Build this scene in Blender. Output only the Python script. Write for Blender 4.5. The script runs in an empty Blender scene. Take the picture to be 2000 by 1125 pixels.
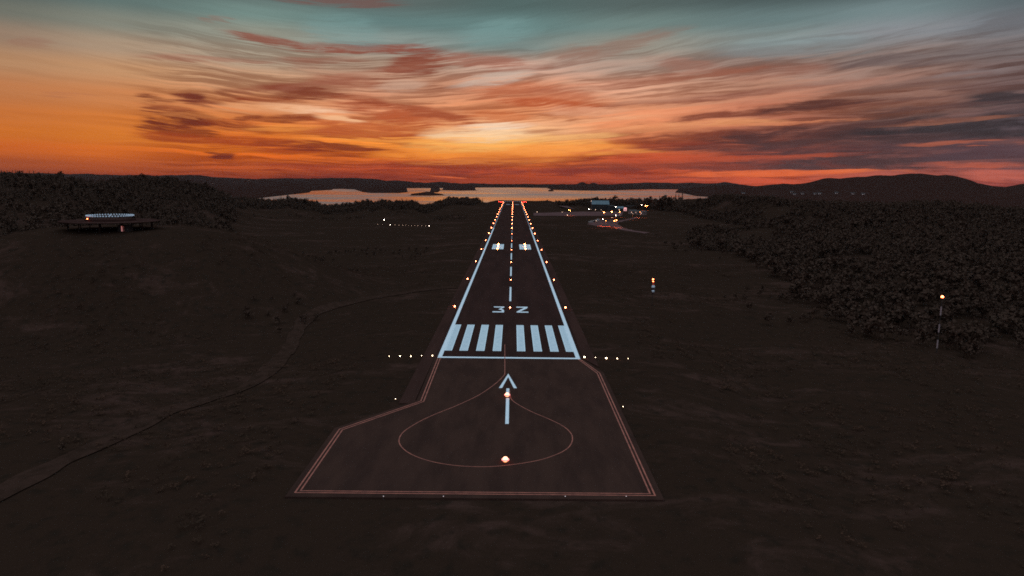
import bpy, bmesh, math, random
import numpy as np
from mathutils import Matrix, Vector

# ------------------------------------------------------------------ camera
S = bpy.context.scene
COL = S.collection
F, H, RHO = 1367.0, 36.7, 0.0105          # focal length in photo pixels, eye height over the runway, roll
TH = math.atan(208.03 / F)                # pitch below the horizon
cam = bpy.data.cameras.new('camera')
cam.sensor_width = 36.0
cam.lens = 36.0 * F / 2000.0
cam.clip_start, cam.clip_end = 0.5, 120000.0
cam_ob = bpy.data.objects.new('camera', cam)
COL.objects.link(cam_ob)
cam_ob.matrix_world = Matrix.Translation((0, 0, H)) @ Matrix.Rotation(math.pi / 2 - TH, 4, 'X') @ Matrix.Rotation(RHO, 4, 'Z')
S.camera = cam_ob
S.view_settings.view_transform = 'Standard'
S.view_settings.look = 'None'
S.view_settings.exposure = 0.0
S.view_settings.gamma = 1.0
S.render.dither_intensity = 2.0
S.render.engine = 'CYCLES'
S.cycles.use_adaptive_sampling = False
S.cycles.use_denoising = False
S.cycles.max_bounces = 3
S.cycles.diffuse_bounces = 1
S.cycles.glossy_bounces = 2
S.cycles.volume_bounces = 0
S.cycles.sample_clamp_indirect = 1.0
S.cycles.pixel_filter_type = 'BLACKMAN_HARRIS'
S.cycles.filter_width = 1.7


def ray(px, py):
    """Direction of the line of sight through a point of the 2000 x 1125 photograph."""
    u, v = px - 1000.0, 562.5 - py
    a = u * math.cos(RHO) - v * math.sin(RHO)
    b = u * math.sin(RHO) + v * math.cos(RHO)
    return (a, b * math.sin(TH) + F * math.cos(TH), b * math.cos(TH) - F * math.sin(TH))


def un(px, py, z=0.0):
    d = ray(px, py)
    t = (z - H) / d[2]
    return (d[0] * t, d[1] * t, z)


def at(px, py, D):
    d = ray(px, py)
    t = D / d[1]
    return (d[0] * t, D, H + d[2] * t)


def lin(c):
    return tuple(((x / 255) / 12.92 if x / 255 <= 0.04045 else ((x / 255 + 0.055) / 1.055) ** 2.4) for x in c) + (1.0,)


# ------------------------------------------------------------------ world: dusk sky
world = bpy.data.worlds.new('World')
S.world = world
world.use_nodes = True
nt = world.node_tree
nt.nodes.clear()


class NG:
    def __init__(s, tree):
        s.t = tree

    def n(s, kind, **kw):
        x = s.t.nodes.new(kind)
        for k, v in kw.items():
            setattr(x, k, v)
        return x

    def put(s, sock, v):
        if v is None:
            return
        if hasattr(v, 'is_output'):
            s.t.links.new(v, sock)
        else:
            sock.default_value = v

    def m(s, op, a, b=None, c=None, clamp=False):
        x = s.n('ShaderNodeMath', operation=op, use_clamp=clamp)
        s.put(x.inputs[0], a); s.put(x.inputs[1], b)
        if c is not None:
            s.put(x.inputs[2], c)
        return x.outputs[0]

    def xyz(s, a, b, c=0.0):
        x = s.n('ShaderNodeCombineXYZ')
        s.put(x.inputs[0], a); s.put(x.inputs[1], b); s.put(x.inputs[2], c)
        return x.outputs[0]

    def noise(s, vec, scale=1.0, detail=4.0, rough=0.55, dist=0.0):
        x = s.n('ShaderNodeTexNoise')
        s.put(x.inputs['Vector'], vec)
        x.inputs['Scale'].default_value = scale
        x.inputs['Detail'].default_value = detail
        x.inputs['Roughness'].default_value = rough
        x.inputs['Distortion'].default_value = dist
        return x.outputs[0]

    def mr(s, v, a, b, c=0.0, d=1.0, smooth=True):
        x = s.n('ShaderNodeMapRange', clamp=True)
        x.interpolation_type = 'SMOOTHSTEP' if smooth else 'LINEAR'
        s.put(x.inputs[0], v)
        for i, q in enumerate((a, b, c, d)):
            x.inputs[i + 1].default_value = q
        return x.outputs[0]

    def mix(s, f, a, b, mode='MIX'):
        x = s.n('ShaderNodeMixRGB', blend_type=mode)
        s.put(x.inputs[0], f); s.put(x.inputs[1], a); s.put(x.inputs[2], b)
        return x.outputs[0]


g = NG(nt)
tc = g.n('ShaderNodeTexCoord').outputs['Generated']
sep = g.n('ShaderNodeSeparateXYZ')
nt.links.new(tc, sep.inputs[0])
AZ = g.m('MULTIPLY', g.m('ARCTAN2', sep.outputs[0], sep.outputs[1]), F)      # bearing, in photo-sized units
EL = g.m('MULTIPLY', g.m('ARCSINE', sep.outputs[2]), F)                     # height above the horizon


def sk(px, py):
    d = ray(px, py)
    return math.atan2(d[0], d[1]) * F, math.atan2(d[2], math.hypot(d[0], d[1])) * F


# wind-combed cirrus coordinates: streaks fan out from a point low behind the runway
X0 = -350.0
n_curl = g.noise(g.xyz(g.m('DIVIDE', AZ, 210.0), g.m('DIVIDE', EL, 75.0), 5.5), 1.0, 2.0, 0.5)
fan = g.m('ADD', g.m('SQRT', g.m('ADD', g.m('MULTIPLY', g.m('SUBTRACT', AZ, X0), g.m('SUBTRACT', AZ, X0)), 90000.0)), 1000.0)
FY = g.m('MULTIPLY', g.m('DIVIDE', g.m('ADD', g.m('ADD', EL, 20.0), g.m('MULTIPLY', g.m('SUBTRACT', n_curl, 0.5), 26.0)), fan), 1600.0)
n_big = g.noise(g.xyz(g.m('DIVIDE', AZ, 330.0), g.m('DIVIDE', FY, 46.0), 3.1), 1.0, 4.0, 0.55, 0.5)
n_mid = g.noise(g.xyz(g.m('DIVIDE', AZ, 230.0), g.m('DIVIDE', FY, 11.0), 7.7), 1.0, 6.0, 0.62, 0.5)
n_fine = g.noise(g.xyz(g.m('DIVIDE', AZ, 75.0), g.m('DIVIDE', FY, 4.0), 1.3), 1.0, 3.0, 0.6, 0.2)
n_puff = g.noise(g.xyz(g.m('DIVIDE', AZ, 74.0), g.m('DIVIDE', FY, 10.0), 9.9), 1.0, 5.0, 0.62, 0.3)
warpY = g.m('ADD', g.m('MULTIPLY', g.m('SUBTRACT', n_mid, 0.5), 26.0), g.m('MULTIPLY', g.m('SUBTRACT', n_fine, 0.5), 12.0))
warpX = g.m('MULTIPLY', g.m('SUBTRACT', n_big, 0.5), 120.0)
WV = g.xyz(g.m('ADD', AZ, warpX), g.m('ADD', EL, warpY), 0.0)

COLX = [0, 250, 500, 750, 1000, 1250, 1500, 1750, 2000]
ROWS = [
    (352, [(130, 56, 32), (146, 60, 32), (146, 58, 30), (138, 54, 32), (148, 60, 34), (170, 72, 48), (190, 80, 52), (160, 78, 66), (170, 82, 72)]),
    (335, [(162, 74, 34), (176, 80, 32), (182, 80, 30), (174, 70, 32), (176, 72, 34), (190, 78, 44), (198, 88, 54), (160, 82, 68), (160, 84, 74)]),
    (310, [(198, 96, 36), (212, 106, 36), (218, 104, 30), (214, 104, 38), (232, 122, 48), (186, 78, 46), (152, 70, 54), (112, 70, 66), (104, 68, 66)]),
    (284, [(206, 112, 42), (214, 120, 44), (224, 118, 38), (240, 144, 56), (255, 178, 94), (205, 104, 60), (146, 78, 62), (104, 70, 68), (96, 70, 72)]),
    (258, [(200, 114, 54), (210, 120, 52), (218, 122, 56), (236, 148, 82), (255, 198, 146), (224, 138, 92), (170, 104, 84), (96, 74, 74), (82, 72, 78)]),
    (215, [(190, 122, 76), (202, 130, 80), (204, 134, 88), (220, 152, 112), (226, 146, 100), (220, 146, 106), (184, 118, 92), (142, 100, 86), (108, 86, 84)]),
    (170, [(180, 136, 100), (194, 146, 106), (198, 154, 120), (198, 146, 118), (214, 150, 116), (216, 164, 136), (178, 130, 108), (152, 116, 103), (116, 96, 94)]),
    (130, [(152, 128, 108), (172, 148, 124), (172, 158, 138), (172, 146, 126), (196, 164, 146), (172, 150, 136), (152, 128, 118), (140, 122, 115), (120, 112, 112)]),
    (90, [(112, 114, 104), (132, 134, 122), (152, 154, 140), (142, 154, 148), (122, 138, 134), (152, 148, 136), (134, 146, 144), (138, 142, 146), (116, 120, 126)]),
    (50, [(82, 94, 92), (98, 116, 112), (116, 140, 134), (100, 126, 124), (102, 130, 128), (112, 132, 128), (106, 126, 126), (116, 134, 136), (92, 104, 108)]),
    (8, [(62, 74, 74), (74, 90, 88), (90, 102, 100), (94, 106, 103), (84, 104, 102), (86, 100, 98), (78, 92, 92), (78, 92, 94), (62, 74, 78)]),
]
RX = 1000.0
facx = g.m('ADD', g.m('DIVIDE', AZ, 2 * RX), 0.5, clamp=True)
base = None
prevE = None
for (yy, cols) in ROWS:
    rp = g.n('ShaderNodeValToRGB')
    nt.links.new(facx, rp.inputs[0])
    el = rp.color_ramp.elements
    while len(el) > 1:
        el.remove(el[-1])
    for i, (cx, c) in enumerate(zip(COLX, cols)):
        p = sk(cx, yy)[0] / (2 * RX) + 0.5
        e = el[0] if i == 0 else el.new(p)
        e.position = p
        e.color = lin(c)
    rp.color_ramp.interpolation = 'EASE'
    E = sk(1000, yy)[1]
    if base is None:
        base = rp.outputs[0]
    else:
        base = g.mix(g.mr(EL, prevE, E), base, rp.outputs[0])
    prevE = E

# free-standing clouds and glows: (x1, y1, x2, y2, half width, opacity, colour) in photo units
DK, RD, PU, BR = (118, 50, 34), (150, 68, 42), (62, 56, 62), (150, 88, 70)
BLOBS = [
    (540, -8, 790, 5, 9, .55, (124, 74, 66)), (415, 36, 480, 40, 4, .3, BR), (430, 62, 600, 90, 9, .8, (140, 74, 58)),
    (560, 92, 850, 92, 9, .85, (142, 72, 56)), (250, 108, 560, 122, 6, .5, (165, 105, 85)), (520, 112, 720, 118, 6, .45, BR),
    (735, 142, 900, 108, 20, .9, (138, 70, 52)), (860, 112, 1060, 128, 14, .6, (160, 90, 70)),
    (500, 172, 690, 184, 15, .95, (132, 66, 46)), (600, 150, 760, 168, 12, .5, (170, 100, 76)), (395, 178, 460, 180, 5, .75, (130, 68, 44)),
    (420, 190, 590, 202, 9, .9, (140, 64, 40)), (322, 182, 400, 196, 9, .95, (118, 56, 40)), (340, 196, 440, 206, 7, .8, (128, 60, 42)), (350, 188, 395, 192, 8, .6, (112, 50, 38)), (258, 186, 320, 192, 3.5, .9, (130, 68, 44)), (270, 196, 345, 202, 3, .8, (140, 74, 46)), (275, 211, 330, 216, 3, .8, (128, 62, 40)), (330, 220, 440, 236, 4, .7, (150, 78, 46)), (254, 222, 300, 226, 2.5, .5, (150, 80, 46)), (268, 205, 400, 224, 6, .7, (150, 76, 46)),
    (272, 233, 350, 238, 6, .95, (112, 46, 32)), (300, 246, 420, 240, 8, .95, (112, 46, 32)), (296, 216, 410, 230, 6, .95, (114, 48, 34)), (320, 224, 400, 240, 8, .8, (110, 46, 32)), (380, 238, 520, 256, 9, .8, (130, 54, 34)), (430, 236, 500, 226, 5, .8, (126, 54, 34)), (265, 244, 330, 250, 3.5, .8, (124, 54, 34)), (250, 252, 300, 258, 2.5, .5, (150, 70, 36)), (460, 236, 620, 228, 7, .9, (130, 58, 36)), (300, 255, 420, 258, 10, .8, (130, 56, 32)),
    (245, 258, 460, 282, 10, .8, (158, 66, 32)), (370, 272, 640, 286, 13, .75, (165, 68, 34)), (480, 278, 760, 290, 7, .85, (128, 52, 32)),
    (406, 297, 440, 301, 3.5, .9, (112, 40, 28)), (425, 302, 470, 306, 4, .95, (112, 40, 28)), (540, 298, 700, 303, 4, .6, (150, 66, 30)),
    (560, 240, 860, 262, 20, .75, (186, 88, 48)), (640, 195, 820, 232, 22, .8, (168, 84, 54)), (700, 214, 940, 240, 18, .7, (190, 92, 52)),
    (930, 170, 1190, 206, 26, .62, (190, 98, 62)), (990, 196, 1180, 212, 10, .7, (184, 84, 46)), (900, 222, 1060, 236, 12, .6, (206, 108, 60)),
    (1060, 108, 1180, 96, 14, .4, (160, 122, 104)), (1260, 118, 1420, 128, 12, .55, (162, 112, 96)), (1390, 150, 1620, 128, 13, .6, (150, 100, 84)), (1600, 128, 1990, 92, 12, .5, (106, 96, 98)),
    (1260, 242, 1560, 210, 8, .85, (132, 70, 54)), (1480, 216, 1760, 188, 8, .95, (92, 56, 50)), (1700, 196, 2000, 160, 9, .5, (112, 84, 80)), (1720, 165, 1960, 138, 7, .4, (120, 96, 92)), (1880, 200, 2040, 186, 12, .85, (60, 54, 58)), (1890, 220, 2050, 205, 6, .5, (90, 70, 72)),
    (1130, 276, 1260, 258, 4, .7, (150, 74, 46)), (1160, 262, 1400, 246, 3.5, .6, (160, 86, 58)), (1240, 272, 1560, 262, 13, .8, (124, 60, 46)), (1380, 274, 1800, 260, 21, .95, (84, 54, 52)), (1620, 264, 2200, 238, 28, .95, (60, 52, 55)), (1200, 288, 1460, 284, 9, .7, (140, 62, 46)), (1300, 296, 1760, 286, 8, .7, (90, 56, 56)),
    (1680, 284, 2100, 288, 14, .6, (90, 66, 70)), (1300, 326, 2050, 306, 15, .95, (80, 57, 58)), (1420, 302, 1900, 296, 6, .8, (78, 56, 58)), (1560, 250, 1900, 232, 5, .7, (92, 60, 56)), (1450, 222, 1800, 196, 3.5, .7, (120, 74, 62)), (1620, 178, 1900, 156, 4, .5, (120, 90, 82)), (1500, 240, 1720, 226, 3, .6, (140, 84, 66)), (1700, 216, 2000, 196, 4, .6, (96, 70, 68)), (1780, 300, 2200, 316, 22, .6, (88, 68, 76)), (1100, 322, 1500, 326, 9, .8, (138, 62, 46)),
    (780, 318, 1250, 308, 8, .9, (146, 58, 36)), (640, 326, 1000, 322, 8, .7, (150, 56, 36)), (820, 338, 1300, 332, 7, .8, (138, 54, 42)), (480, 322, 700, 332, 7, .6, (150, 54, 32)), (560, 342, 860, 348, 7, .7, (128, 48, 34)), (1150, 345, 1460, 348, 5, .4, (140, 66, 56)),
    (560, 120, 640, 132, 10, .3, BR), (0, 78, 110, 84, 7, .28, (150, 100, 82)), (1000, 150, 1330, 52, 16, .42, (150, 104, 88)), (1050, 180, 1500, 128, 10, .5, (166, 100, 78)), (1150, 210, 1750, 150, 7, .5, (142, 88, 74)), (420, 178, 740, 152, 6, .55, (146, 80, 60)), (680, 190, 960, 240, 8, .65, (156, 76, 50)), (600, 262, 960, 300, 4, .6, (150, 66, 36)), (1250, 292, 1900, 264, 9, .6, (82, 58, 58)), (520, 178, 860, 120, 7, .4, (168, 108, 86)), (1350, 110, 1700, 84, 7, .35, (120, 112, 108)), (700, 268, 900, 262, 4, .6, (176, 84, 44)), (80, 186, 200, 188, 4, .3, (168, 104, 76)),
]
GLOWS = [
    (740, 300, 1160, 298, 19, .62, (252, 150, 66)), (780, 280, 1080, 272, 18, .75, (255, 190, 104)), (820, 264, 1040, 262, 13, .8, (255, 216, 172)), (900, 247, 1060, 244, 6, .8, (255, 226, 196)),
    (500, 205, 680, 222, 8, .95, (250, 200, 162)), (400, 208, 620, 212, 10, .6, (238, 170, 120)), (600, 226, 720, 238, 5, .9, (250, 192, 144)),
    (890, 162, 1040, 144, 14, .7, (208, 188, 172)), (730, 170, 840, 162, 10, .5, (216, 180, 156)), (600, 46, 760, 70, 26, .45, (122, 156, 154)), (880, 70, 1060, 56, 26, .5, (124, 158, 156)), (1400, 96, 1760, 82, 18, .35, (140, 158, 162)),
    (1040, 212, 1240, 220, 10, .6, (240, 176, 138)), (1360, 242, 1560, 236, 7, .9, (236, 160, 110)), (1160, 256, 1420, 242, 7, .6, (244, 168, 116)), (1700, 248, 2000, 226, 5, .5, (176, 112, 88)), (1480, 160, 1760, 140, 12, .4, (176, 148, 136)), (1640, 190, 1900, 176, 5, .5, (170, 128, 112)), (1780, 152, 2000, 130, 5, .5, (140, 128, 128)),
    (980, 292, 1230, 284, 12, .8, (255, 160, 74)), (1000, 270, 1240, 262, 6, .7, (255, 190, 120)), (1060, 284, 1200, 272, 5, .6, (255, 178, 96)), (1000, 246, 1300, 226, 5, .6, (246, 178, 132)), (1230, 214, 1560, 186, 5, .5, (214, 150, 118)), (1300, 250, 1700, 230, 3, .7, (222, 140, 100)), (1180, 200, 1420, 178, 6, .4, (214, 158, 130)), (1080, 290, 1280, 296, 5, .5, (250, 160, 80)),
    (1760, 281, 2050, 277, 4, .8, (176, 98, 76)), (1180, 318, 1700, 300, 5, .7, (190, 84, 54)), (1300, 340, 1720, 334, 6, .9, (232, 108, 58)), (1520, 331, 1780, 334, 3, .6, (236, 118, 66)), (1790, 322, 2050, 322, 5, .7, (204, 100, 72)), (1880, 340, 2050, 345, 8, .7, (206, 104, 84)),
    (700, 300, 980, 302, 10, .5, (255, 152, 54)), (840, 346, 930, 350, 3, .8, (230, 110, 60)),
    (300, 218, 460, 232, 4, .5, (224, 140, 78)), (440, 252, 640, 246, 4, .6, (240, 150, 70)), (560, 272, 900, 274, 5, .7, (250, 160, 72)), (350, 290, 520, 294, 8, .3, (226, 124, 36)),
]


def blob(cur, b):
    x1, y1, x2, y2, w, op, c = b
    p, q = sk(x1, y1), sk(x2, y2)
    mp = g.n('ShaderNodeMapping', vector_type='TEXTURE')
    nt.links.new(WV, mp.inputs[0])
    L = 0.5 * math.hypot(q[0] - p[0], q[1] - p[1]) * 1.22
    mp.inputs['Location'].default_value = ((p[0] + q[0]) / 2, (p[1] + q[1]) / 2, 0)
    mp.inputs['Rotation'].default_value = (0, 0, math.atan2(q[1] - p[1], q[0] - p[0]))
    mp.inputs['Scale'].default_value = (L, w * 1.3, 1)
    gt = g.n('ShaderNodeTexGradient', gradient_type='SPHERICAL')
    nt.links.new(mp.outputs[0], gt.inputs[0])
    f = g.m('MULTIPLY', g.mr(g.m('MULTIPLY', gt.outputs[1], SOFT), 0.0, 0.62, 0.0, op), WISP)
    return g.mix(f, cur, lin(c))


# broken, combed edges for the clouds
SOFT = g.m('MAXIMUM', g.m('ADD', g.m('ADD', g.m('MULTIPLY', n_mid, 2.6), -2.35), g.m('ADD', g.m('MULTIPLY', n_fine, 2.2), g.m('MULTIPLY', n_puff, 2.0))), 0.0)
WISP = g.mr(n_puff, 0.34, 0.56, 0.6, 1.0)
busy = g.m('MULTIPLY', g.mr(AZ, sk(170, 200)[0], sk(420, 200)[0], 0.12, 1.0), g.mr(EL, 190.0, 285.0, 1.0, 0.12))
shade = g.m('MULTIPLY', g.mr(n_mid, 0.46, 0.60, 0.0, 0.80), busy)
light = g.m('MULTIPLY', g.mr(n_mid, 0.50, 0.34, 0.0, 0.50), busy)
cur = g.mix(shade, base, (0.55, 0.42, 0.38, 1), 'MULTIPLY')
cur = g.mix(light, cur, (1.45, 1.28, 1.22, 1), 'MULTIPLY')
for b in BLOBS:
    cur = blob(cur, b)
for b in GLOWS:
    cur = blob(cur, b)
fs = g.m('MULTIPLY', g.mr(n_fine, 0.45, 0.68, 0.0, 0.34), busy)
cur = g.mix(fs, cur, (0.72, 0.60, 0.55, 1), 'MULTIPLY')
pf = g.m('MULTIPLY', g.mr(n_puff, 0.45, 0.75, 0.0, 0.32), busy)
cur = g.mix(pf, cur, (0.72, 0.60, 0.56, 1), 'MULTIPLY')
big = g.m('MULTIPLY', g.mr(n_big, 0.5, 0.75, 0.0, 0.35), busy)
cur = g.mix(big, cur, (0.74, 0.62, 0.58, 1), 'MULTIPLY')

# the high blue half of the sky, overhead and behind: physical sky with the sun just down
sky = g.n('ShaderNodeTexSky', sky_type='NISHITA')
sky.sun_disc = False
sky.sun_elevation = math.radians(1.0)
sky.sun_rotation = math.radians(-3.0)
sky.air_density, sky.dust_density, sky.ozone_density = 1.0, 0.6, 3.0
hi = g.mix(0.75, g.mix(1.0, sky.outputs[0], (0.12, 0.12, 0.12, 1), 'MULTIPLY'), (0.62, 0.97, 1.22, 1))
up = g.mr(EL, sk(1000, 8)[1] + 30, F * math.radians(40.0))
back = g.mr(sep.outputs[1], 0.45, -0.2, 0.0, 0.45)
cur = g.mix(g.m('MAXIMUM', up, back), cur, hi)
down = g.mr(EL, -12.0, -60.0)
cur = g.mix(down, cur, (0.012, 0.009, 0.008, 1))
bg = g.n('ShaderNodeBackground')
nt.links.new(cur, bg.inputs[0])
bg.inputs[1].default_value = 1.0
out = g.n('ShaderNodeOutputWorld')
nt.links.new(bg.outputs[0], out.inputs[0])
world.cycles.sampling_method = 'MANUAL'
world.cycles.sample_map_resolution = 512

# afterglow of the sun just under the western hills
sl = bpy.data.lights.new('sun', 'SUN')
sl.energy = 0.02
sl.angle = math.radians(40)
sl.color = (1.0, 0.55, 0.3)
so = bpy.data.objects.new('sun', sl)
COL.objects.link(so)
so.rotation_euler = (math.radians(88.5), 0, math.radians(180 + 3))

# ------------------------------------------------------------------ helpers
rnd = random.Random(7)


def setp(o, label=None, cat=None, group=None, kind=None):
    if label: o['label'] = label
    if cat: o['category'] = cat
    if group: o['group'] = group
    if kind: o['kind'] = kind
    return o


def empty(name, loc, label=None, cat=None, group=None, rz=0.0):
    o = bpy.data.objects.new(name, None)
    o.empty_display_size = 0.5
    COL.objects.link(o)
    o.location = loc
    o.rotation_euler = (0, 0, rz)
    return setp(o, label, cat, group)


class MB:
    """Collects simple solids into one mesh."""

    def __init__(s):
        s.v, s.f = [], []

    def add(s, v, f):
        b = len(s.v)
        s.v += [tuple(p) for p in v]
        s.f += [tuple(b + i for i in q) for q in f]
        return s

    def box(s, x0, x1, y0, y1, z0, z1):
        v = [(x0, y0, z0), (x1, y0, z0), (x1, y1, z0), (x0, y1, z0), (x0, y0, z1), (x1, y0, z1), (x1, y1, z1), (x0, y1, z1)]
        return s.add(v, [(3, 2, 1, 0), (4, 5, 6, 7), (0, 1, 5, 4), (1, 2, 6, 5), (2, 3, 7, 6), (3, 0, 4, 7)])

    def lathe(s, prof, n=12, c=(0, 0, 0)):
        v, f = [], []
        for (r, z) in prof:
            for k in range(n):
                a = 2 * math.pi * k / n
                v.append((c[0] + r * math.cos(a), c[1] + r * math.sin(a), c[2] + z))
        for i in range(len(prof) - 1):
            for k in range(n):
                f.append((i * n + k, i * n + (k + 1) % n, (i + 1) * n + (k + 1) % n, (i + 1) * n + k))
        f.append(tuple(range(n))[::-1])
        f.append(tuple((len(prof) - 1) * n + k for k in range(n)))
        return s.add(v, f)

    def bar(s, a, b, r0, r1=None, n=6):
        a, b = Vector(a), Vector(b)
        r1 = r0 if r1 is None else r1
        d = (b - a).normalized()
        u = d.orthogonal().normalized()
        w = d.cross(u)
        v = []
        for p, r in ((a, r0), (b, r1)):
            for k in range(n):
                t = 2 * math.pi * k / n
                v.append(p + u * (r * math.cos(t)) + w * (r * math.sin(t)))
        f = [(k, (k + 1) % n, n + (k + 1) % n, n + k) for k in range(n)]
        f += [tuple(range(n))[::-1], tuple(n + k for k in range(n))]
        return s.add(v, f)

    def poly(s, pts, z, th=0.0):
        n = len(pts)
        area = sum(pts[i][0] * pts[(i + 1) % n][1] - pts[(i + 1) % n][0] * pts[i][1] for i in range(n))
        if area < 0:
            pts = pts[::-1]
        if th <= 0:
            return s.add([(p[0], p[1], z) for p in pts], [tuple(range(n))])
        v = [(p[0], p[1], z - th) for p in pts] + [(p[0], p[1], z) for p in pts]
        f = [tuple(range(n))[::-1], tuple(range(n, 2 * n))] + [(i, (i + 1) % n, n + (i + 1) % n, n + i) for i in range(n)]
        return s.add(v, f)

    def mesh(s, name, mat, smooth=False):
        me = bpy.data.meshes.new(name)
        me.from_pydata(s.v, [], s.f)
        if mat:
            me.materials.append(mat)
        if smooth:
            me.polygons.foreach_set('use_smooth', [True] * len(me.polygons))
        me.update()
        return me

    def build(s, name, mat, parent=None, smooth=False, loc=None):
        o = bpy.data.objects.new(name, s.mesh(name, mat, smooth))
        COL.objects.link(o)
        if parent:
            o.parent = parent
        if loc:
            o.location = loc
        return o


def link(name, me, parent=None, loc=(0, 0, 0)):
    o = bpy.data.objects.new(name, me)
    COL.objects.link(o)
    o.parent = parent
    o.location = loc
    return o


def copy_tree(o, parent=None):
    c = o.copy()
    COL.objects.link(c)
    c.parent = parent
    for ch in o.children:
        copy_tree(ch, c)
    return c


def mat(name, col, rough=0.8, metal=0.0, spec=0.3, vary=None, bump=0.0, scale=1.0, detail=5.0, stretch=None):
    m = bpy.data.materials.new(name)
    m.use_nodes = True
    q = NG(m.node_tree)
    p = m.node_tree.nodes['Principled BSDF']
    p.inputs['Roughness'].default_value = rough
    p.inputs['Metallic'].default_value = metal
    p.inputs['Specular IOR Level'].default_value = spec
    p.inputs['Base Color'].default_value = tuple(col) + (1,)
    geo = q.n('ShaderNodeNewGeometry').outputs['Position']
    if stretch:
        mp = q.n('ShaderNodeMapping')
        m.node_tree.links.new(geo, mp.inputs[0])
        mp.inputs['Scale'].default_value = stretch
        geo = mp.outputs[0]
    nz = q.noise(geo, scale, detail, 0.6)
    if vary:
        c = q.mix(q.mr(nz, 0.35, 0.68), tuple(col) + (1,), tuple(vary) + (1,))
        m.node_tree.links.new(c, p.inputs['Base Color'])
    if bump:
        b = q.n('ShaderNodeBump')
        b.inputs['Strength'].default_value = 1.0
        b.inputs['Distance'].default_value = bump
        m.node_tree.links.new(nz, b.inputs['Height'])
        m.node_tree.links.new(b.outputs[0], p.inputs['Normal'])
    return m


def glow(name, col, strength):
    m = bpy.data.materials.new(name)
    m.use_nodes = True
    p = m.node_tree.nodes['Principled BSDF']
    p.inputs['Base Color'].default_value = (0.8, 0.8, 0.8, 1)
    p.inputs['Emission Color'].default_value = tuple(col) + (1,)
    p.inputs['Emission Strength'].default_value = strength
    return m


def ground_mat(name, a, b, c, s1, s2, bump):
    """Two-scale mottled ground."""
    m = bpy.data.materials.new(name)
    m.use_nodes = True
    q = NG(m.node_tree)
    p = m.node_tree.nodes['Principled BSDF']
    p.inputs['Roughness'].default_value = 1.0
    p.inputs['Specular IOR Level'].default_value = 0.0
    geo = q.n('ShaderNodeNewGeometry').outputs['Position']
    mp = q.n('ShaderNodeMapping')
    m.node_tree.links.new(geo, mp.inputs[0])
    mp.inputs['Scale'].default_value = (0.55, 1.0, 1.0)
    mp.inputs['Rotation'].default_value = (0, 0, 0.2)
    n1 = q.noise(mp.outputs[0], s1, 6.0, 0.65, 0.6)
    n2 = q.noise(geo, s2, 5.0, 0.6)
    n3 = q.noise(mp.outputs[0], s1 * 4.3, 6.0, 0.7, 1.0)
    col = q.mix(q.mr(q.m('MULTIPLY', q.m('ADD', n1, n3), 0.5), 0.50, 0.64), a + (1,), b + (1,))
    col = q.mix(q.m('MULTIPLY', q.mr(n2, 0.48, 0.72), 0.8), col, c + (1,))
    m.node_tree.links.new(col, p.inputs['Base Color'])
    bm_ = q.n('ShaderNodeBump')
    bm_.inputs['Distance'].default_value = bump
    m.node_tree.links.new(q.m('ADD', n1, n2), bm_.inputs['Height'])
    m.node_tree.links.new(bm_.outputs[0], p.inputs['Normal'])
    return m


M = {}
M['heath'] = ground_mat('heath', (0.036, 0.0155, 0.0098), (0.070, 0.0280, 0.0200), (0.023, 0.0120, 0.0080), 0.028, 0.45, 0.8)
M['track'] = mat('track_gravel', (0.053, 0.0220, 0.0150), 0.95, spec=0.0, vary=(0.034, 0.0150, 0.0098), bump=0.1, scale=0.5)
M['asphalt'] = mat('asphalt', (0.052, 0.0200, 0.0155), 1.0, spec=0.0, vary=(0.038, 0.0155, 0.0122), bump=0.02, scale=0.22, stretch=(1.0, 0.12, 1.0))
M['pad'] = mat('pad_asphalt', (0.064, 0.0255, 0.0180), 1.0, spec=0.0, vary=(0.046, 0.0190, 0.0140), bump=0.02, scale=0.34, stretch=(1.0, 0.25, 1.0))
M['shoulder'] = mat('shoulder_asphalt', (0.062, 0.0235, 0.0175), 1.0, spec=0.0, vary=(0.046, 0.0180, 0.0135), bump=0.03, scale=0.25, stretch=(1.0, 0.15, 1.0))
M['paint'] = mat('white_paint', (0.93, 0.83, 0.81), 0.7, vary=(0.78, 0.72, 0.73), bump=0.01, scale=2.2)
M['fresh'] = mat('fresh_paint_border', (0.95, 0.90, 0.88), 0.7, vary=(0.84, 0.80, 0.80), scale=2.0)
M['wornp'] = mat('worn_white_paint', (0.76, 0.70, 0.69), 0.75, vary=(0.58, 0.58, 0.60), bump=0.01, scale=1.1)
M['house'] = mat('house_wall', (0.07, 0.03, 0.026), 0.9, spec=0.0)
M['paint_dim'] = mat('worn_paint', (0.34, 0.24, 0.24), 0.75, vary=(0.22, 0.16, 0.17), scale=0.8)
M['yellow'] = mat('worn_yellow_paint', (0.46, 0.110, 0.066), 0.8, vary=(0.28, 0.066, 0.042), bump=0.01, scale=0.9)
M['apron'] = mat('concrete_apron', (0.150, 0.062, 0.055), 1.0, spec=0.0, vary=(0.10, 0.042, 0.037), scale=0.06)
M['metal'] = mat('dark_metal', (0.05, 0.03, 0.025), 0.6, metal=0.3)
M['steel'] = mat('galvanised_steel', (0.032, 0.014, 0.011), 0.9, spec=0.0)
M['deck'] = mat('weathered_deck', (0.060, 0.023, 0.018), 0.9, spec=0.0, vary=(0.036, 0.014, 0.011), scale=0.15)
M['white'] = mat('white_plastic', (0.75, 0.68, 0.72), 0.4)
M['greyband'] = mat('grey_band', (0.34, 0.19, 0.18), 0.7)
M['darkband'] = mat('dark_band', (0.05, 0.016, 0.016), 0.7)
M['redband'] = mat('red_band', (0.40, 0.05, 0.03), 0.7)
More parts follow.
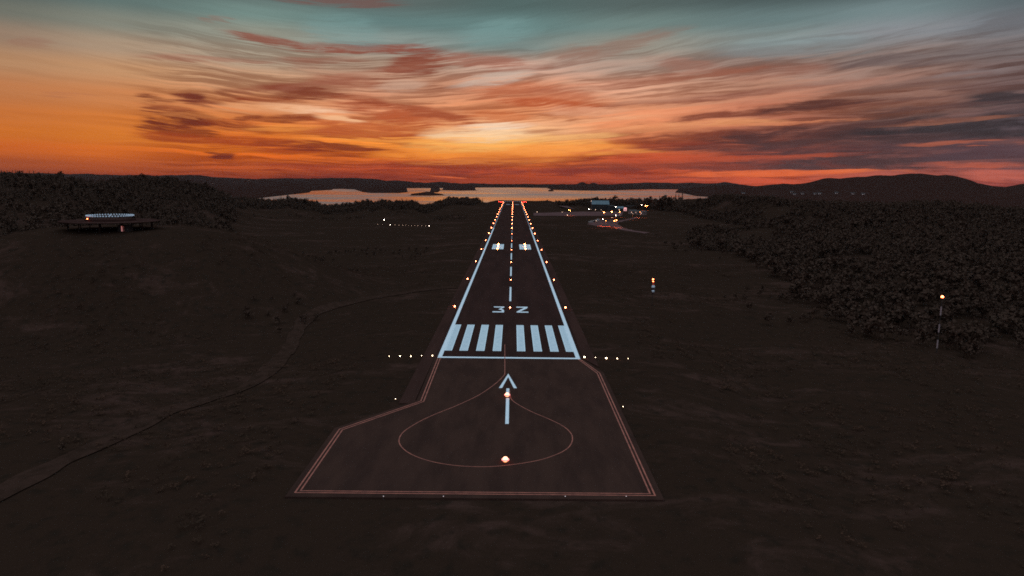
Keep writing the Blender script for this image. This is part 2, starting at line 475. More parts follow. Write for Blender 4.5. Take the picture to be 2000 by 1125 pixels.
M['hill'] = ground_mat('hillside', (0.042, 0.0140, 0.0098), (0.054, 0.0185, 0.0132), (0.034, 0.0120, 0.0085), 0.004, 0.02, 6.0)
M['bark'] = mat('bark', (0.04, 0.02, 0.014), 0.95, spec=0.05)
M['pine'] = mat('pine_needles', (0.080, 0.037, 0.025), 0.95, spec=0.0, vary=(0.072, 0.034, 0.023), scale=0.4)
M['leaf'] = mat('leaves', (0.080, 0.037, 0.025), 0.95, spec=0.0, vary=(0.072, 0.034, 0.023), scale=0.4)
M['scrub'] = mat('heather', (0.085, 0.034, 0.021), 0.95, spec=0.0, vary=(0.050, 0.024, 0.015), scale=0.12)
M['wall'] = mat('dark_cladding', (0.040, 0.022, 0.018), 0.8, vary=(0.028, 0.015, 0.013), scale=0.3)
M['palewall'] = mat('pale_cladding', (0.30, 0.16, 0.14), 0.8, vary=(0.2, 0.1, 0.09), scale=0.4)
M['roof'] = mat('metal_roof', (0.12, 0.13, 0.14), 0.55, metal=0.0, vary=(0.085, 0.092, 0.098), scale=0.5, stretch=(1.0, 0.1, 0.1))
M['darkroof'] = mat('felt_roof', (0.06, 0.035, 0.03), 0.8)
M['glass'] = mat('dark_glass', (0.02, 0.02, 0.025), 0.1, spec=0.5)
M['rubber'] = mat('rubber', (0.015, 0.012, 0.012), 0.9)
M['car_light'] = mat('silver_car_paint', (0.5, 0.38, 0.36), 0.3, metal=0.4)
M['car_dark'] = mat('dark_car_paint', (0.08, 0.04, 0.035), 0.3, metal=0.4)
M['amber'] = glow('amber_lamp', (1.0, 0.20, 0.07), 40.0)
M['amber_far'] = glow('amber_lamp_distant', (1.0, 0.20, 0.07), 40.0)
M['red_halo'] = glow('red_halo_glow', (1.0, 0.10, 0.03), 1.6)  # red emission for the halo added around amber lamps
M['amber_big'] = glow('amber_approach_lamp', (1.0, 0.34, 0.13), 3.4)
M['warm'] = glow('warm_white_lamp', (1.0, 0.72, 0.45), 17.0)
M['warm_dim'] = glow('dim_warm_lamp', (1.0, 0.62, 0.42), 4.0)
M['stub'] = glow('stub_marker_lamp', (1.0, 0.55, 0.45), 0.35)
M['warm_dim2'] = glow('far_lamp', (1.0, 0.55, 0.42), 1.2)
M['red'] = glow('red_lamp', (1.0, 0.05, 0.03), 40.0)
M['orange'] = glow('sodium_lamp', (1.0, 0.30, 0.07), 60.0)
M['cool'] = glow('white_lamp', (1.0, 0.80, 0.66), 40.0)
M['window_lit'] = glow('lit_window', (1.0, 0.45, 0.22), 0.8)
M['window_far'] = glow('far_window', (1.0, 0.5, 0.42), 0.22)
M['pink_lit'] = glow('pink_lit_wall', (1.0, 0.35, 0.32), 0.9)  # pink light on the kiosk walls, put in as emission
M['door_lit'] = glow('lit_door', (1.0, 0.22, 0.16), 0.30)


# ------------------------------------------------------------------ terrain
def ss(a, b, x):
    t = np.clip((x - a) / (b - a), 0, 1)
    return t * t * (3 - 2 * t)


_rg = np.random.RandomState(11)
_lat = _rg.rand(256, 256)


def vnoise(x, y):
    xi, yi = np.floor(x).astype(int), np.floor(y).astype(int)
    fx, fy = x - xi, y - yi
    fx, fy = fx * fx * (3 - 2 * fx), fy * fy * (3 - 2 * fy)
    a, b = _lat[xi % 256, yi % 256], _lat[(xi + 1) % 256, yi % 256]
    c, d = _lat[xi % 256, (yi + 1) % 256], _lat[(xi + 1) % 256, (yi + 1) % 256]
    return (a * (1 - fx) + b * fx) * (1 - fy) + (c * (1 - fx) + d * fx) * fy


def fbm(x, y, s, o=4):
    t, a, n = 0.0, 1.0, 0.0
    for k in range(o):
        t = t + a * vnoise(x / s + 17.3 * k, y / s + 5.1 * k)
        n += a
        a *= 0.5
        s *= 0.5
    return t / n


# near skyline: column of the photograph, its height there, the ridge's distance
SKY = [(-400, 330, 500), (-150, 331, 510), (0, 333, 520), (50, 334, 520), (110, 339, 520), (150, 344, 540), (190, 350, 580), (215, 349, 620), (240, 344, 660), (280, 341, 700), (310, 345, 700), (345, 348, 700),
       (380, 354, 720), (405, 360, 740), (430, 370, 760), (460, 383, 820), (500, 386, 900), (533, 388, 950), (550, 386, 950), (563, 383, 950), (574, 387, 950), (604, 389, 950), (620, 393, 980), (630, 399, 1000), (650, 399, 1000),
       (672, 397, 1000), (692, 395, 1000), (702, 391, 1000), (720, 390, 1000), (729, 395, 1000), (740, 389, 1000), (757, 387, 1000), (767, 394, 1000), (776, 389, 1000), (806, 390, 1000), (820, 395, 1020), (829, 399, 1040),
       (842, 396, 1080), (860, 391, 1150), (872, 386, 1230), (886, 384.5, 1250), (905, 385, 1250), (925, 386, 1280), (950, 389.5, 1300), (968, 392, 1340), (1000, 392.5, 1370), (1045, 393.5, 1370), (1070, 392.5, 1340), (1095, 392, 1200),
       (1125, 388.5, 1100), (1162, 386.5, 1090), (1187, 387, 1090), (1222, 389, 1080), (1237, 386, 1060), (1250, 388, 1040), (1262, 385, 1000), (1275, 388, 990), (1287, 384, 980), (1305, 383, 970), (1325, 381, 950), (1336, 377, 900),
       (1352, 375, 850), (1400, 376, 820), (1450, 377, 800), (1500, 379, 760), (1540, 386, 720), (1600, 389, 700), (1700, 391, 680), (1760, 391, 660), (1800, 389, 650), (1860, 391, 650), (1920, 396, 650), (2000, 400, 650), (2200, 400, 650), (2500, 398, 650)]
SX = np.array([s[0] for s in SKY], float)
SD = np.array([s[2] for s in SKY], float)
SZ = np.array([at(*s)[2] for s in SKY])
TREE = 8.0
STREE = np.where((SX >= 960) & (SX <= 1080), 0.6, TREE)


def height(x, y):
    x, y = np.asarray(x, float), np.asarray(y, float)
    col = 1000 + F * x / np.maximum(y, 60.0)
    D, Z, T = np.interp(col, SX, SD), np.interp(col, SX, SZ), np.interp(col, SX, STREE)
    zs = Z - T
    z = -2.6 + 5.0 * (fbm(x, y, 90, 5) - 0.5) + 1.4 * (fbm(x, y, 14, 3) - 0.5)
    z = z - 5.0 * ss(60, 160, np.abs(x)) * ss(330, 120, y)
    up = ss(0.55, 0.98, y / D)
    z = z * (1 - up) + zs * up
    fall = ss(D + 50, D + 800, y)
    z = z * (1 - fall) + (-75.0) * fall
    # rocky rise that carries the beacon
    bz = BEACON[2] - 2.9
    r = np.hypot((x - BEACON[0]) / 1.35, y - BEACON[1] - 8)
    k = ss(75, 16, r)
    z = z * (1 - k) + bz * k
    # terminal plain
    dx = np.maximum(np.maximum(48 - x, x - 195), 0)
    dy = np.maximum(np.maximum(560 - y, y - 985), 0)
    k = ss(60, 6, np.hypot(dx, dy))
    z = z * (1 - k) + (-0.25) * k
    # graded strip along the runway
    dx = np.maximum(np.maximum(-29 - x, x - 21), 0)
    dx = np.where(y > 150, np.maximum(np.abs(x + 0.5) - 22, 0), dx)
    dy = np.maximum(np.maximum(74 - y, y - 1356), 0)
    k = ss(34, 3, np.hypot(dx, dy * 1.5))
    z = z * (1 - k) + (-0.22) * k
    return z


BEACON = at(216, 431, 232)


def axis(segs):
    out = []
    for (a, b, st) in segs:
        out += list(np.arange(a, b, st))
    return np.array(out + [segs[-1][1]], float)


GX = axis([(-1500, -700, 28), (-700, -300, 11), (-300, -60, 5), (-60, 60, 2.5), (60, 300, 5), (300, 700, 11), (700, 1500, 28)])
GY = axis([(-160, 30, 12), (30, 400, 4), (400, 1000, 9), (1000, 1400, 10), (1400, 2600, 50)])
XX, YY = np.meshgrid(GX, GY)
ZZ = height(XX, YY)


def hz(x, y):
    i = min(max(int(np.searchsorted(GX, x)) - 1, 0), len(GX) - 2)
    j = min(max(int(np.searchsorted(GY, y)) - 1, 0), len(GY) - 2)
    fx = (x - GX[i]) / (GX[i + 1] - GX[i])
    fy = (y - GY[j]) / (GY[j + 1] - GY[j])
    return float((ZZ[j, i] * (1 - fx) + ZZ[j, i + 1] * fx) * (1 - fy) + (ZZ[j + 1, i] * (1 - fx) + ZZ[j + 1, i + 1] * fx) * fy)


def hit(px, py, far=1400.0):
    """Where the line of sight through a photo point meets the terrain."""
    d = ray(px, py)
    t = 60.0 / d[1]
    while d[1] * t < far:
        x, y, z = d[0] * t, d[1] * t, H + d[2] * t
        if z < hz(x, y):
            return (x, y, hz(x, y))
        t *= 1.004
    return (x, y, hz(x, y))


def grid_mesh(name, X, Y, Z, m):
    nj, ni = X.shape
    v = np.stack([X.ravel(), Y.ravel(), Z.ravel()], 1)
    idx = np.arange(nj * ni).reshape(nj, ni)
    f = np.stack([idx[:-1, :-1].ravel(), idx[:-1, 1:].ravel(), idx[1:, 1:].ravel(), idx[1:, :-1].ravel()], 1)
    me = raw_mesh(name, v, f, m, True)
    return link(name, me)


def raw_mesh(name, v, f, m, smooth=False):
    me = bpy.data.meshes.new(name)
    k = f.shape[1]
    me.vertices.add(len(v))
    me.vertices.foreach_set('co', np.ascontiguousarray(v, dtype=np.float32).ravel())
    me.loops.add(f.size)
    me.loops.foreach_set('vertex_index', np.ascontiguousarray(f, dtype=np.int32).ravel())
    me.polygons.add(len(f))
    me.polygons.foreach_set('loop_start', np.arange(0, f.size, k, dtype=np.int32))
    if smooth:
        me.polygons.foreach_set('use_smooth', np.ones(len(f), dtype=bool))
    me.materials.append(m)
    me.update(calc_edges=True)
    return me


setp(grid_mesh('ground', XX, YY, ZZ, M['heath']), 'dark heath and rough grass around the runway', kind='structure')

# ------------------------------------------------------------------ sea
SEA = H - 86.0
wm = bpy.data.materials.new('fjord_water')
wm.use_nodes = True
q = NG(wm.node_tree)
p = wm.node_tree.nodes['Principled BSDF']
p.inputs['Base Color'].default_value = (0.012, 0.012, 0.014, 1)
p.inputs['Roughness'].default_value = 0.12
p.inputs['IOR'].default_value = 3.0
geo = q.n('ShaderNodeNewGeometry').outputs['Position']
mp = q.n('ShaderNodeMapping')
wm.node_tree.links.new(geo, mp.inputs[0])
mp.inputs['Scale'].default_value = (0.5, 1.0, 1.0)
big_n = q.noise(mp.outputs[0], 0.0016, 5.0, 0.65, 0.6)
wn = q.n('ShaderNodeTexNoise')
wm.node_tree.links.new(geo, wn.inputs['Vector'])
wn.inputs['Scale'].default_value = 0.35
wn.inputs['Detail'].default_value = 2.0
amp = q.mr(big_n, 0.38, 0.60, 0.12, 0.40)
wv = q.n('ShaderNodeVectorMath', operation='SUBTRACT')
wm.node_tree.links.new(wn.outputs['Color'], wv.inputs[0])
wv.inputs[1].default_value = (0.5, 0.5, 0.5)
ws_ = q.n('ShaderNodeVectorMath', operation='SCALE')
wm.node_tree.links.new(wv.outputs[0], ws_.inputs[0])
wm.node_tree.links.new(amp, ws_.inputs['Scale'])
wa = q.n('ShaderNodeVectorMath', operation='ADD')
wm.node_tree.links.new(ws_.outputs[0], wa.inputs[0])
wa.inputs[1].default_value = (0, 0, 1)
wz = q.n('ShaderNodeVectorMath', operation='NORMALIZE')
wm.node_tree.links.new(wa.outputs[0], wz.inputs[0])
wm.node_tree.links.new(wz.outputs[0], p.inputs['Normal'])
ro = q.mr(big_n, 0.38, 0.62, 0.08, 0.28)
wm.node_tree.links.new(ro, p.inputs['Roughness'])
a0 = np.radians(np.linspace(-75, 75, 61))
rr = np.array([700, 1500, 3000, 5000, 8000, 12000, 17500.0])
A, R = np.meshgrid(a0, rr)
setp(grid_mesh('sea', R * np.sin(A), R * np.cos(A), np.full_like(A, SEA), wm), 'calm fjord mirroring the sunset', kind='structure')


# ------------------------------------------------------------------ far shores: real ridges in depth
def ridge(name, crest, shore, Dc, foot_z, label, rough=1.0, seed=0, step=4.0, rows=9):
    """crest: (col, row) of the skyline at distance Dc (number or table); shore: (col, row) of the waterline in front, or a fixed distance."""
    xs = np.arange(crest[0][0], crest[-1][0] + 0.1, step)
    cy = np.interp(xs, [c[0] for c in crest], [c[1] for c in crest])
    dc = np.full_like(xs, Dc) if np.isscalar(Dc) else np.interp(xs, [c[0] for c in Dc], [c[1] for c in Dc])
    P = []
    for i, x in enumerate(xs):
        j = (vnoise(np.array([x / 9.0 + seed]), np.array([3.3 + seed]))[0] - 0.5) * 1.3 * rough + (vnoise(np.array([x / 4.1]), np.array([8.8 + seed]))[0] - 0.5) * 0.7 * rough
        c = at(x, cy[i] + j, dc[i])
        if np.isscalar(shore):
            w = at(x, cy[i], shore)
            w = (w[0], w[1], foot_z)
        else:
            w = un(x, float(np.interp(x, [s[0] for s in shore], [s[1] for s in shore])), foot_z)
        col = [(w[0], w[1], w[2] - 4.0)]
        for r in range(rows):
            t = r / (rows - 1.0)
            h = t ** 0.75
            X, Y = w[0] + (c[0] - w[0]) * t, w[1] + (c[1] - w[1]) * t
            n = (vnoise(np.array([X / 310.0 + seed]), np.array([Y / 260.0]))[0] - 0.5)
            z = w[2] + 0.6 + (c[2] - w[2]) * h + n * (c[2] - w[2]) * 0.5 * math.sin(math.pi * t)
            zmax = H + (c[2] - H) * (Y / c[1]) - 0.5
            col.append((X, Y, min(z, zmax) if t < 1 else c[2]))
        b = 1.12
        col.append((c[0] * b, c[1] * b, (c[2] + foot_z) / 2 - 6))
        col.append((c[0] * b * 1.1, c[1] * b * 1.1, foot_z - 20))
        P.append(col)
    P = np.array(P)
    o = grid_mesh(name, P[:, :, 0].T, P[:, :, 1].T, P[:, :, 2].T, M['hill'])
    return setp(o, label, kind='structure')


FAR = [(-600, 330), (-300, 333), (0, 337), (110, 339), (137, 340), (163, 339), (200, 341), (240, 342), (280, 341), (300, 343), (350, 341.5), (390, 342), (420, 346), (460, 347.5), (500, 349.5), (560, 348), (600, 348.5), (640, 347.5), (660, 347.2),
       (690, 347.5), (730, 349), (755, 353), (780, 352.3), (800, 355), (830, 357), (860, 355), (900, 358.5), (925, 357.5), (950, 358.8), (1000, 359.3), (1040, 359.8), (1070, 360), (1125, 360.2)]
SHORE_L = [(-600, 395), (480, 390), (533, 384), (568, 380), (604, 376), (606, 373), (648, 371), (652, 368.4), (692, 370), (708, 375), (724, 377), (780, 377), (800, 375), (804, 372.2), (828, 372.2), (836, 376), (856, 375.6), (860, 371.6), (900, 372.5), (950, 372), (958, 369.5)]
NEARL = [(-600, 352), (300, 355), (400, 361), (440, 366), (480, 371), (500, 366), (540, 360), (556, 357.6), (572, 357), (590, 360), (600, 362), (610, 360), (626, 357), (645, 358), (655, 362), (668, 364), (690, 362), (706, 366), (740, 361), (775, 363), (800, 369), (812, 371), (828, 370), (845, 366), (862, 367), (900, 364), (930, 366), (958, 369.3)]
ridge('hills', FAR, [(-600, 372), (500, 371), (800, 367.5), (954, 366.3), (1007, 366.3), (1067, 367), (1125, 366)], 14500, SEA, 'long low skyline ridge beyond the fjord', 1.0, 1)
ridge('headland', NEARL, SHORE_L, [(-600, 4200), (480, 5200), (604, 7000), (656, 9500), (700, 7000), (780, 6500), (812, 9000), (840, 8600), (900, 9500), (960, 11000)], SEA, 'dark wooded headland on the far shore of the fjord', 0.7, 5)
ridge('headland', [(1069, 366), (1078, 362), (1100, 361.5), (1118, 361), (1127, 359.5), (1132, 357), (1136, 355.4), (1140, 355.6), (1146, 358.4), (1151, 358.8), (1156, 357.2), (1161, 357.2), (1168, 359.6), (1190, 360), (1220, 360), (1250, 361), (1280, 362), (1310, 363), (1345, 366)],
      [(1069, 367.7), (1080, 371), (1150, 372.5), (1200, 372), (1237, 370.5), (1275, 369.5), (1325, 370), (1345, 370)], [(1069, 9800), (1150, 10500), (1345, 12500)], SEA, 'twin-peaked dark headland across the fjord behind the runway end', 0.5, 9, 2.0)
ridge('hills', [(1180, 361), (1220, 358.2), (1260, 356.7), (1300, 356.5), (1320, 358), (1350, 356.3), (1375, 358), (1400, 357.8), (1415, 355.2), (1430, 357.5), (1450, 360.5), (1480, 364), (1520, 368)], 14000.0, 15500, SEA, 'pale bluish hills farthest away', 0.5, 12)
ridge('hills', [(1318, 376), (1324, 370), (1335, 367.5), (1360, 366), (1400, 362.5), (1430, 361.5), (1460, 363), (1480, 363), (1510, 360.5), (1530, 358.7), (1550, 359.6), (1575, 357.6), (1590, 354), (1605, 349), (1620, 347.6), (1640, 348.6), (1665, 346), (1690, 345), (1710, 342.5), (1740, 343),
                (1765, 340), (1780, 338.6), (1800, 339), (1830, 343), (1850, 341.5), (1868, 344), (1890, 350), (1910, 357.5), (1940, 363.5), (1965, 365), (1985, 361), (2000, 358.5), (2040, 352), (2150, 345), (2500, 352), (2800, 350)],
      [(1318, 376.5), (1332, 377), (1360, 383), (1500, 392), (1700, 402), (2000, 414), (2800, 430)], [(1318, 7200), (1340, 7000), (1400, 6200), (1500, 5400), (1780, 5200), (2000, 5600), (2800, 5000)], SEA, 'broad rounded mountain ridge on the right', 0.6, 21, 4.0, 14)
# a wooded islet and a skerry
for (c0, lab) in (([(797, 381.4), (804, 378.6), (818, 376.6), (834, 374.2), (842, 374.6), (852, 377.6), (862, 378.8), (872, 381)], 'low wooded islet in the left part of the fjord'),
                  ([(1070, 372.6), (1073, 370.6), (1078, 370), (1082, 372.8)], 'tiny dark skerry off the twin-peaked headland')):
    dsh = un((c0[0][0] + c0[-1][0]) / 2, 382 if len(c0) > 4 else 374, SEA)[1]
    o = ridge('island', c0, [(c0[0][0], c0[0][1] + .6), ((c0[0][0] + c0[-1][0]) / 2, 382 if len(c0) > 4 else 374), (c0[-1][0], c0[-1][1] + .6)], dsh * 1.10, SEA, lab, 0.3, 3, 1.0, 6)

# ------------------------------------------------------------------ runway and turning pad
C0 = -0.5
runway = MB().poly([(C0 - 15.6, 142.8), (C0 + 15.6, 142.8), (C0 + 15.6, 1352), (C0 - 15.6, 1352)], 0.0, 0.3).build('runway', M['asphalt'])
setp(runway, 'long straight runway running away to the fjord', kind='structure')
sh = MB()
sh.poly([(C0 - 18.2, 112.5), (C0 - 15.65, 112.5), (C0 - 15.65, 1350), (C0 - 18.2, 1350)], -0.03, 0.25)
sh.poly([(C0 + 15.65, 143.5), (C0 + 18.2, 137), (C0 + 18.2, 1350), (C0 + 15.65, 1350)], -0.03, 0.25)
setp(sh.build('runway_shoulder', M['shoulder']), 'paved shoulders beside the runway', kind='structure')
PAD = [(-26.3, 77.2), (18.1, 77.4), (18.1, 132.6), (15.1, 142.75), (-16.1, 142.75), (-15.9, 114.0), (-26.3, 100.2)]
pad = MB().poly(PAD, 0.0, 0.3).build('turning_pad', M['pad'])
setp(pad, 'dark turning pad before the runway threshold', kind='structure')


def rect(x0, x1, y0, y1, name, m, parent, z=0.008):
    return MB().poly([(x0, y0), (x1, y0), (x1, y1), (x0, y1)], z).build(name, m, parent)


def bordered(x0, x1, y0, y1, name, parent, t=0.17, z=0.008):
    v = [(x0, y0, z), (x1, y0, z), (x1, y1, z), (x0, y1, z), (x0 + t, y0 + t, z), (x1 - t, y0 + t, z), (x1 - t, y1 - t, z), (x0 + t, y1 - t, z)]
    o = MB().add(v, [(4, 5, 6, 7), (0, 1, 5, 4), (1, 2, 6, 5), (2, 3, 7, 6), (3, 0, 4, 7)]).build(name, M['wornp'], parent)
    o.data.materials.append(M['fresh'])
    for p_ in list(o.data.polygons)[1:]:
        p_.material_index = 1
    return o


def band(pts, w, name, m, parent, z=0.008, closed=False, zf=None):
    """A painted line or track of width w along pts."""
    n = len(pts)
    L, R_ = [], []
    for i in range(n):
        a = Vector(pts[i - 1][:2]) if (i or closed) else None
        b = Vector(pts[i][:2])
        c = Vector(pts[(i + 1) % n][:2]) if (i < n - 1 or closed) else None
        d1 = (b - a).normalized() if a is not None and (b - a).length > 1e-6 else None
        d2 = (c - b).normalized() if c is not None and (c - b).length > 1e-6 else None
        d1 = d1 or d2; d2 = d2 or d1
        t = (d1 + d2).normalized()
        nn = Vector((-t.y, t.x))
        if zf:
            k0 = w / 2 * (0.75 + 0.7 * float(vnoise(np.array([b.x / 5.0]), np.array([b.y / 5.0]))[0]))
        else:
            k0 = w / 2
        k = k0 / max(0.4, nn.dot(Vector((-d1.y, d1.x))))
        L.append(b + nn * k); R_.append(b - nn * k)
    v, f = [], []
    for l, r in zip(L, R_):
        if zf:
            v += [(l.x, l.y, zf(l.x, l.y)), (r.x, r.y, zf(r.x, r.y))]
        else:
            v += [(l.x, l.y, z), (r.x, r.y, z)]
    for i in range(n if closed else n - 1):
        a, b = 2 * i, 2 * ((i + 1) % n)
        f.append((a + 1, b + 1, b, a))
    mb = MB().add(v, f)
    return mb.build(name, m, parent)


T0 = 142.9
rect(C0 - 15, C0 + 15, T0, T0 + 1.1, 'threshold_line', M['paint'], runway)
for s in (-1, 1):
    rect(*sorted((C0 + s * 14.12, C0 + s * 15.0)), T0 + 1.13, 560, 'edge_line', M['paint'], runway)
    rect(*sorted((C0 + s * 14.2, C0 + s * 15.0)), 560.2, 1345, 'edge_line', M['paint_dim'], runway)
    for k in range(3):
        a = 1.75 + 3.65 * k
        bordered(*sorted((C0 + s * a, C0 + s * (a + 1.83))), T0 + 6.4, T0 + 34.5, 'threshold_stripe', runway)
    bordered(*sorted((C0 + s * 12.5, C0 + s * 14.1)), T0 + 6.4, T0 + 34.5, 'threshold_stripe', runway)
for k in range(19):
    y0 = 214.0 + 58.6 * k
    if y0 < 1320:
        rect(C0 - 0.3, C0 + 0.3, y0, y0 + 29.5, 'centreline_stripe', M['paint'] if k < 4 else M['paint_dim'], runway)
for s in (-1, 1):
    bordered(*sorted((C0 + s * 4.5, C0 + s * 10.8)), 382, 412.5, 'aiming_block', runway, .5)
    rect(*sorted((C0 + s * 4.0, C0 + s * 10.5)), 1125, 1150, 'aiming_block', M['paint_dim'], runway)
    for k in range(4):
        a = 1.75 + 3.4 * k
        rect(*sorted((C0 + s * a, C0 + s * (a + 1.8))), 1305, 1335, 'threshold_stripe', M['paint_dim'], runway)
# numerals 3 2, nine metres long
n0 = 195.0
t3 = MB()
x = C0 - 5.0
t3.poly([(x + .1, n0 + 9.4), (x + 3.3, n0 + 9.4), (x + 3.25, n0 + 7.8), (x + .35, n0 + 7.8)][::-1], 0.008)
t3.poly([(x + 2.55, n0 + 7.79), (x + 3.25, n0 + 7.79), (x + 2.45, n0 + 5.6), (x + 1.6, n0 + 4.7)], 0.008)
t3.poly([(x + 1.6, n0 + 4.69), (x + 2.45, n0 + 5.59), (x + 3.1, n0 + 4.4), (x + 3.3, n0 + 3.0), (x + 2.62, n0 + 3.0), (x + 2.45, n0 + 3.7)], 0.008)
t3.poly([(x + 2.62, n0 + 2.99), (x + 3.3, n0 + 2.99), (x + 3.3, n0 + 1.61), (x + 2.62, n0 + 1.61)], 0.008)
t3.poly([(x, n0), (x + 3.3, n0), (x + 3.3, n0 + 1.6), (x, n0 + 1.6)], 0.008)
t3.build('runway_numeral', M['paint'], runway)
t2 = MB()
x = C0 + 1.85
t2.poly([(x, n0 + 7.8), (x + 3.3, n0 + 7.8), (x + 3.3, n0 + 9.4), (x, n0 + 9.4)], 0.008)
t2.poly([(x + 2.3, n0 + 7.79), (x + 3.3, n0 + 7.79), (x + 3.1, n0 + 6.9), (x + 1.0, n0 + 1.61), (x + 0.1, n0 + 1.61)], 0.008)
t2.poly([(x + .05, n0), (x + 3.4, n0), (x + 3.35, n0 + 1.6), (x + .05, n0 + 1.6)], 0.008)
t2.build('runway_numeral', M['paint'], runway)

# pad markings: a double yellow outline, the arrow and the turning loop
E = [(-15.35, 142.7), (-15.15, 113.6), (-25.45, 99.75), (-25.45, 78.3), (17.25, 78.5), (17.25, 132.3), (14.5, 142.7)]
band(E, 0.20, 'edge_line', M['yellow'], pad, 0.008)
cx_, cy_ = -4.0, 105.0
Ei = [(-14.85, 142.7), (-14.65, 113.35), (-24.95, 99.5), (-24.95, 78.8), (16.75, 79.0), (16.75, 132.1), (14.1, 142.6)]
band(Ei, 0.20, 'edge_line', M['yellow'], pad, 0.008)
loop_px = [(986, 673), (986, 700), (986, 727), (985, 732), (981, 737), (970, 747.5), (947.5, 764), (925, 777), (887.5, 794), (850, 809), (820, 823), (793.8, 839), (782.5, 850.6), (779.3, 862), (784.4, 873), (797.5, 884), (820, 894.5), (850, 903),
           (887.5, 909), (925, 911.5), (955, 911.5), (985, 909.3), (1018.8, 905), (1056, 898), (1086, 888), (1105, 878.3), (1115.5, 867), (1118, 854), (1112.5, 843), (1097.5, 831), (1071, 818), (1037.5, 803.8), (1015, 791.8), (1003, 784), (997, 776), (995, 762)]
lp = [Vector(un(*q_)[:2]) for q_ in loop_px]


def catmull(P, k=5):
    out = []
    for i in range(len(P) - 1):
        p0, p1, p2, p3 = P[max(i - 1, 0)], P[i], P[i + 1], P[min(i + 2, len(P) - 1)]
        for j in range(k):
            t = j / k
            out.append(0.5 * ((2 * p1) + (p2 - p0) * t + (2 * p0 - 5 * p1 + 4 * p2 - p3) * t * t + (3 * p1 - p0 - 3 * p2 + p3) * t ** 3))
    out.append(P[-1])
    return out


band(catmull(lp), 0.15, 'turning_line', M['yellow'], pad, 0.014)
ax, atip = -0.55, 130.3
sh_ = MB()
sh_.poly([(ax - .27, 102.8), (ax + .27, 102.8), (ax + .27, 121.4), (ax - .27, 121.4)], 0.008)
for s in (-1, 1):
    pts = [(ax, atip + .9), (ax, atip - 1.5), (ax + s * 1.05, 121.6), (ax + s * 1.62, 121.6)]
    sh_.poly(pts, 0.008)
sh_.build('arrow_marking', M['paint'], pad)

# ------------------------------------------------------------------ tracks and roads over the heath
def draped(px_pts, w, name, m, label, lift=0.16, kids=None):
    P = [Vector(hit(*p_)[:2]) for p_ in px_pts]
    P = catmull(P, 14)
    return setp(band(P, w, name, m, None, zf=lambda a, b: hz(a, b) + lift), label, kind='structure')


draped([(-40, 990), (120, 905), (240, 850), (330, 802), (420, 778), (480, 758), (525, 725), (560, 690), (580, 650), (600, 622), (640, 602), (700, 588), (780, 575), (890, 562)], 3.6, 'dirt_road', M['track'], 'pale dirt track winding up from the left to the runway')
draped([(1197, 438), (1208, 445), (1225, 450), (1245, 453), (1264, 455.5)], 7.0, 'road', M['apron'], 'access road curving away right of the terminal', 0.12)
draped([(1206, 434), (1220, 430.5), (1234, 427.5), (1246, 425)], 6.0, 'road', M['apron'], 'side road climbing right from the car park', 0.2)
ap = MB().poly([un(1042, 421)[:2], un(1120, 421.5)[:2], un(1215, 421)[:2], un(1217, 413.6)[:2], un(1136, 413.2)[:2], un(1042, 416)[:2]], 0.02, 0.4)
setp(ap.build('apron', M['apron']), 'pinkish grey apron in front of the terminal', kind='structure')
tw = MB().poly([un(1092, 401.8)[:2], un(1150, 402.8)[:2], un(1150, 404)[:2], un(1118, 407.4)[:2], un(1108, 406)[:2]], 0.02, 0.4)
setp(tw.build('taxiway', M['apron']), 'pale wedge of taxiway left of the hangar', kind='structure')
cp = MB().poly([un(1147, 437.5)[:2], un(1160, 432)[:2], un(1178, 429)[:2], un(1206, 429)[:2], un(1208, 436)[:2], un(1192, 443.5)[:2], un(1175, 443.5)[:2]], 0.02, 0.4)
setp(cp.build('car_park', M['apron']), 'paved car park beside the terminal', kind='structure')


# ------------------------------------------------------------------ lights of the airfield
def lamp_proto(r, stem, m):
    base_me = MB().lathe([(r * 1.25, 0), (r * 1.25, .05), (r * 0.9, .09), (r * 0.9, stem)], 12).mesh('base', M['metal'])
    lamp_me = MB().lathe([(r * .55, 0), (r * .88, r * .3), (r, r * .75), (r * .88, r * 1.25), (r * .55, r * 1.6), (r * .12, r * 1.74)], 12).mesh('lamp', m, True)
    ring_me = MB().lathe([(r * .98, r * .45), (r * 1.32, r * .6), (r * 1.32, r * .9), (r * .98, r * 1.05)], 16).mesh('halo_ring', M['red_halo']) if m.name.startswith('amber') else None  # added glowing ring that stands in for the lamp's bloom halo
    return base_me, lamp_me, stem, ring_me


def lamp(name, P, proto, label, cat, group):
    e = empty(name, P, label, cat, group)
    link('base', proto[0], e)
    link('lamp', proto[1], e, (0, 0, proto[2]))
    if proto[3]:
        link('halo_ring', proto[3], e, (0, 0, proto[2] - .02))
    return e


ORD = ['first', 'second', 'third', 'fourth', 'fifth', 'sixth', 'seventh', 'eighth', 'ninth', 'tenth', 'eleventh', 'twelfth', 'thirteenth', 'fourteenth', 'fifteenth', 'sixteenth', 'seventeenth', 'eighteenth', 'nineteenth']
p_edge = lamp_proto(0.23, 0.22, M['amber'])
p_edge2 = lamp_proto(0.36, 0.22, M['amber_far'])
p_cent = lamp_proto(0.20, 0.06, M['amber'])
for k in range(19):
    Y = 201.5 + 58.45 * k
    pe = p_edge if k < 5 else p_edge2
    lamp('edge_light', (-16.7, Y, 0), pe, f'amber edge light left of the runway, {ORD[k]} beyond the threshold', 'runway light', 'amber lights along the left runway edge')
    lamp('edge_light', (15.7, Y, 0), pe, f'amber edge light right of the runway, {ORD[k]} beyond the threshold', 'runway light', 'amber lights along the right runway edge')
    lamp('centreline_light', (C0, Y, 0), p_cent if k < 6 else p_edge2, f'amber light on the runway centreline, {ORD[k]} beyond the numerals', 'runway light', 'lights down the runway centreline')
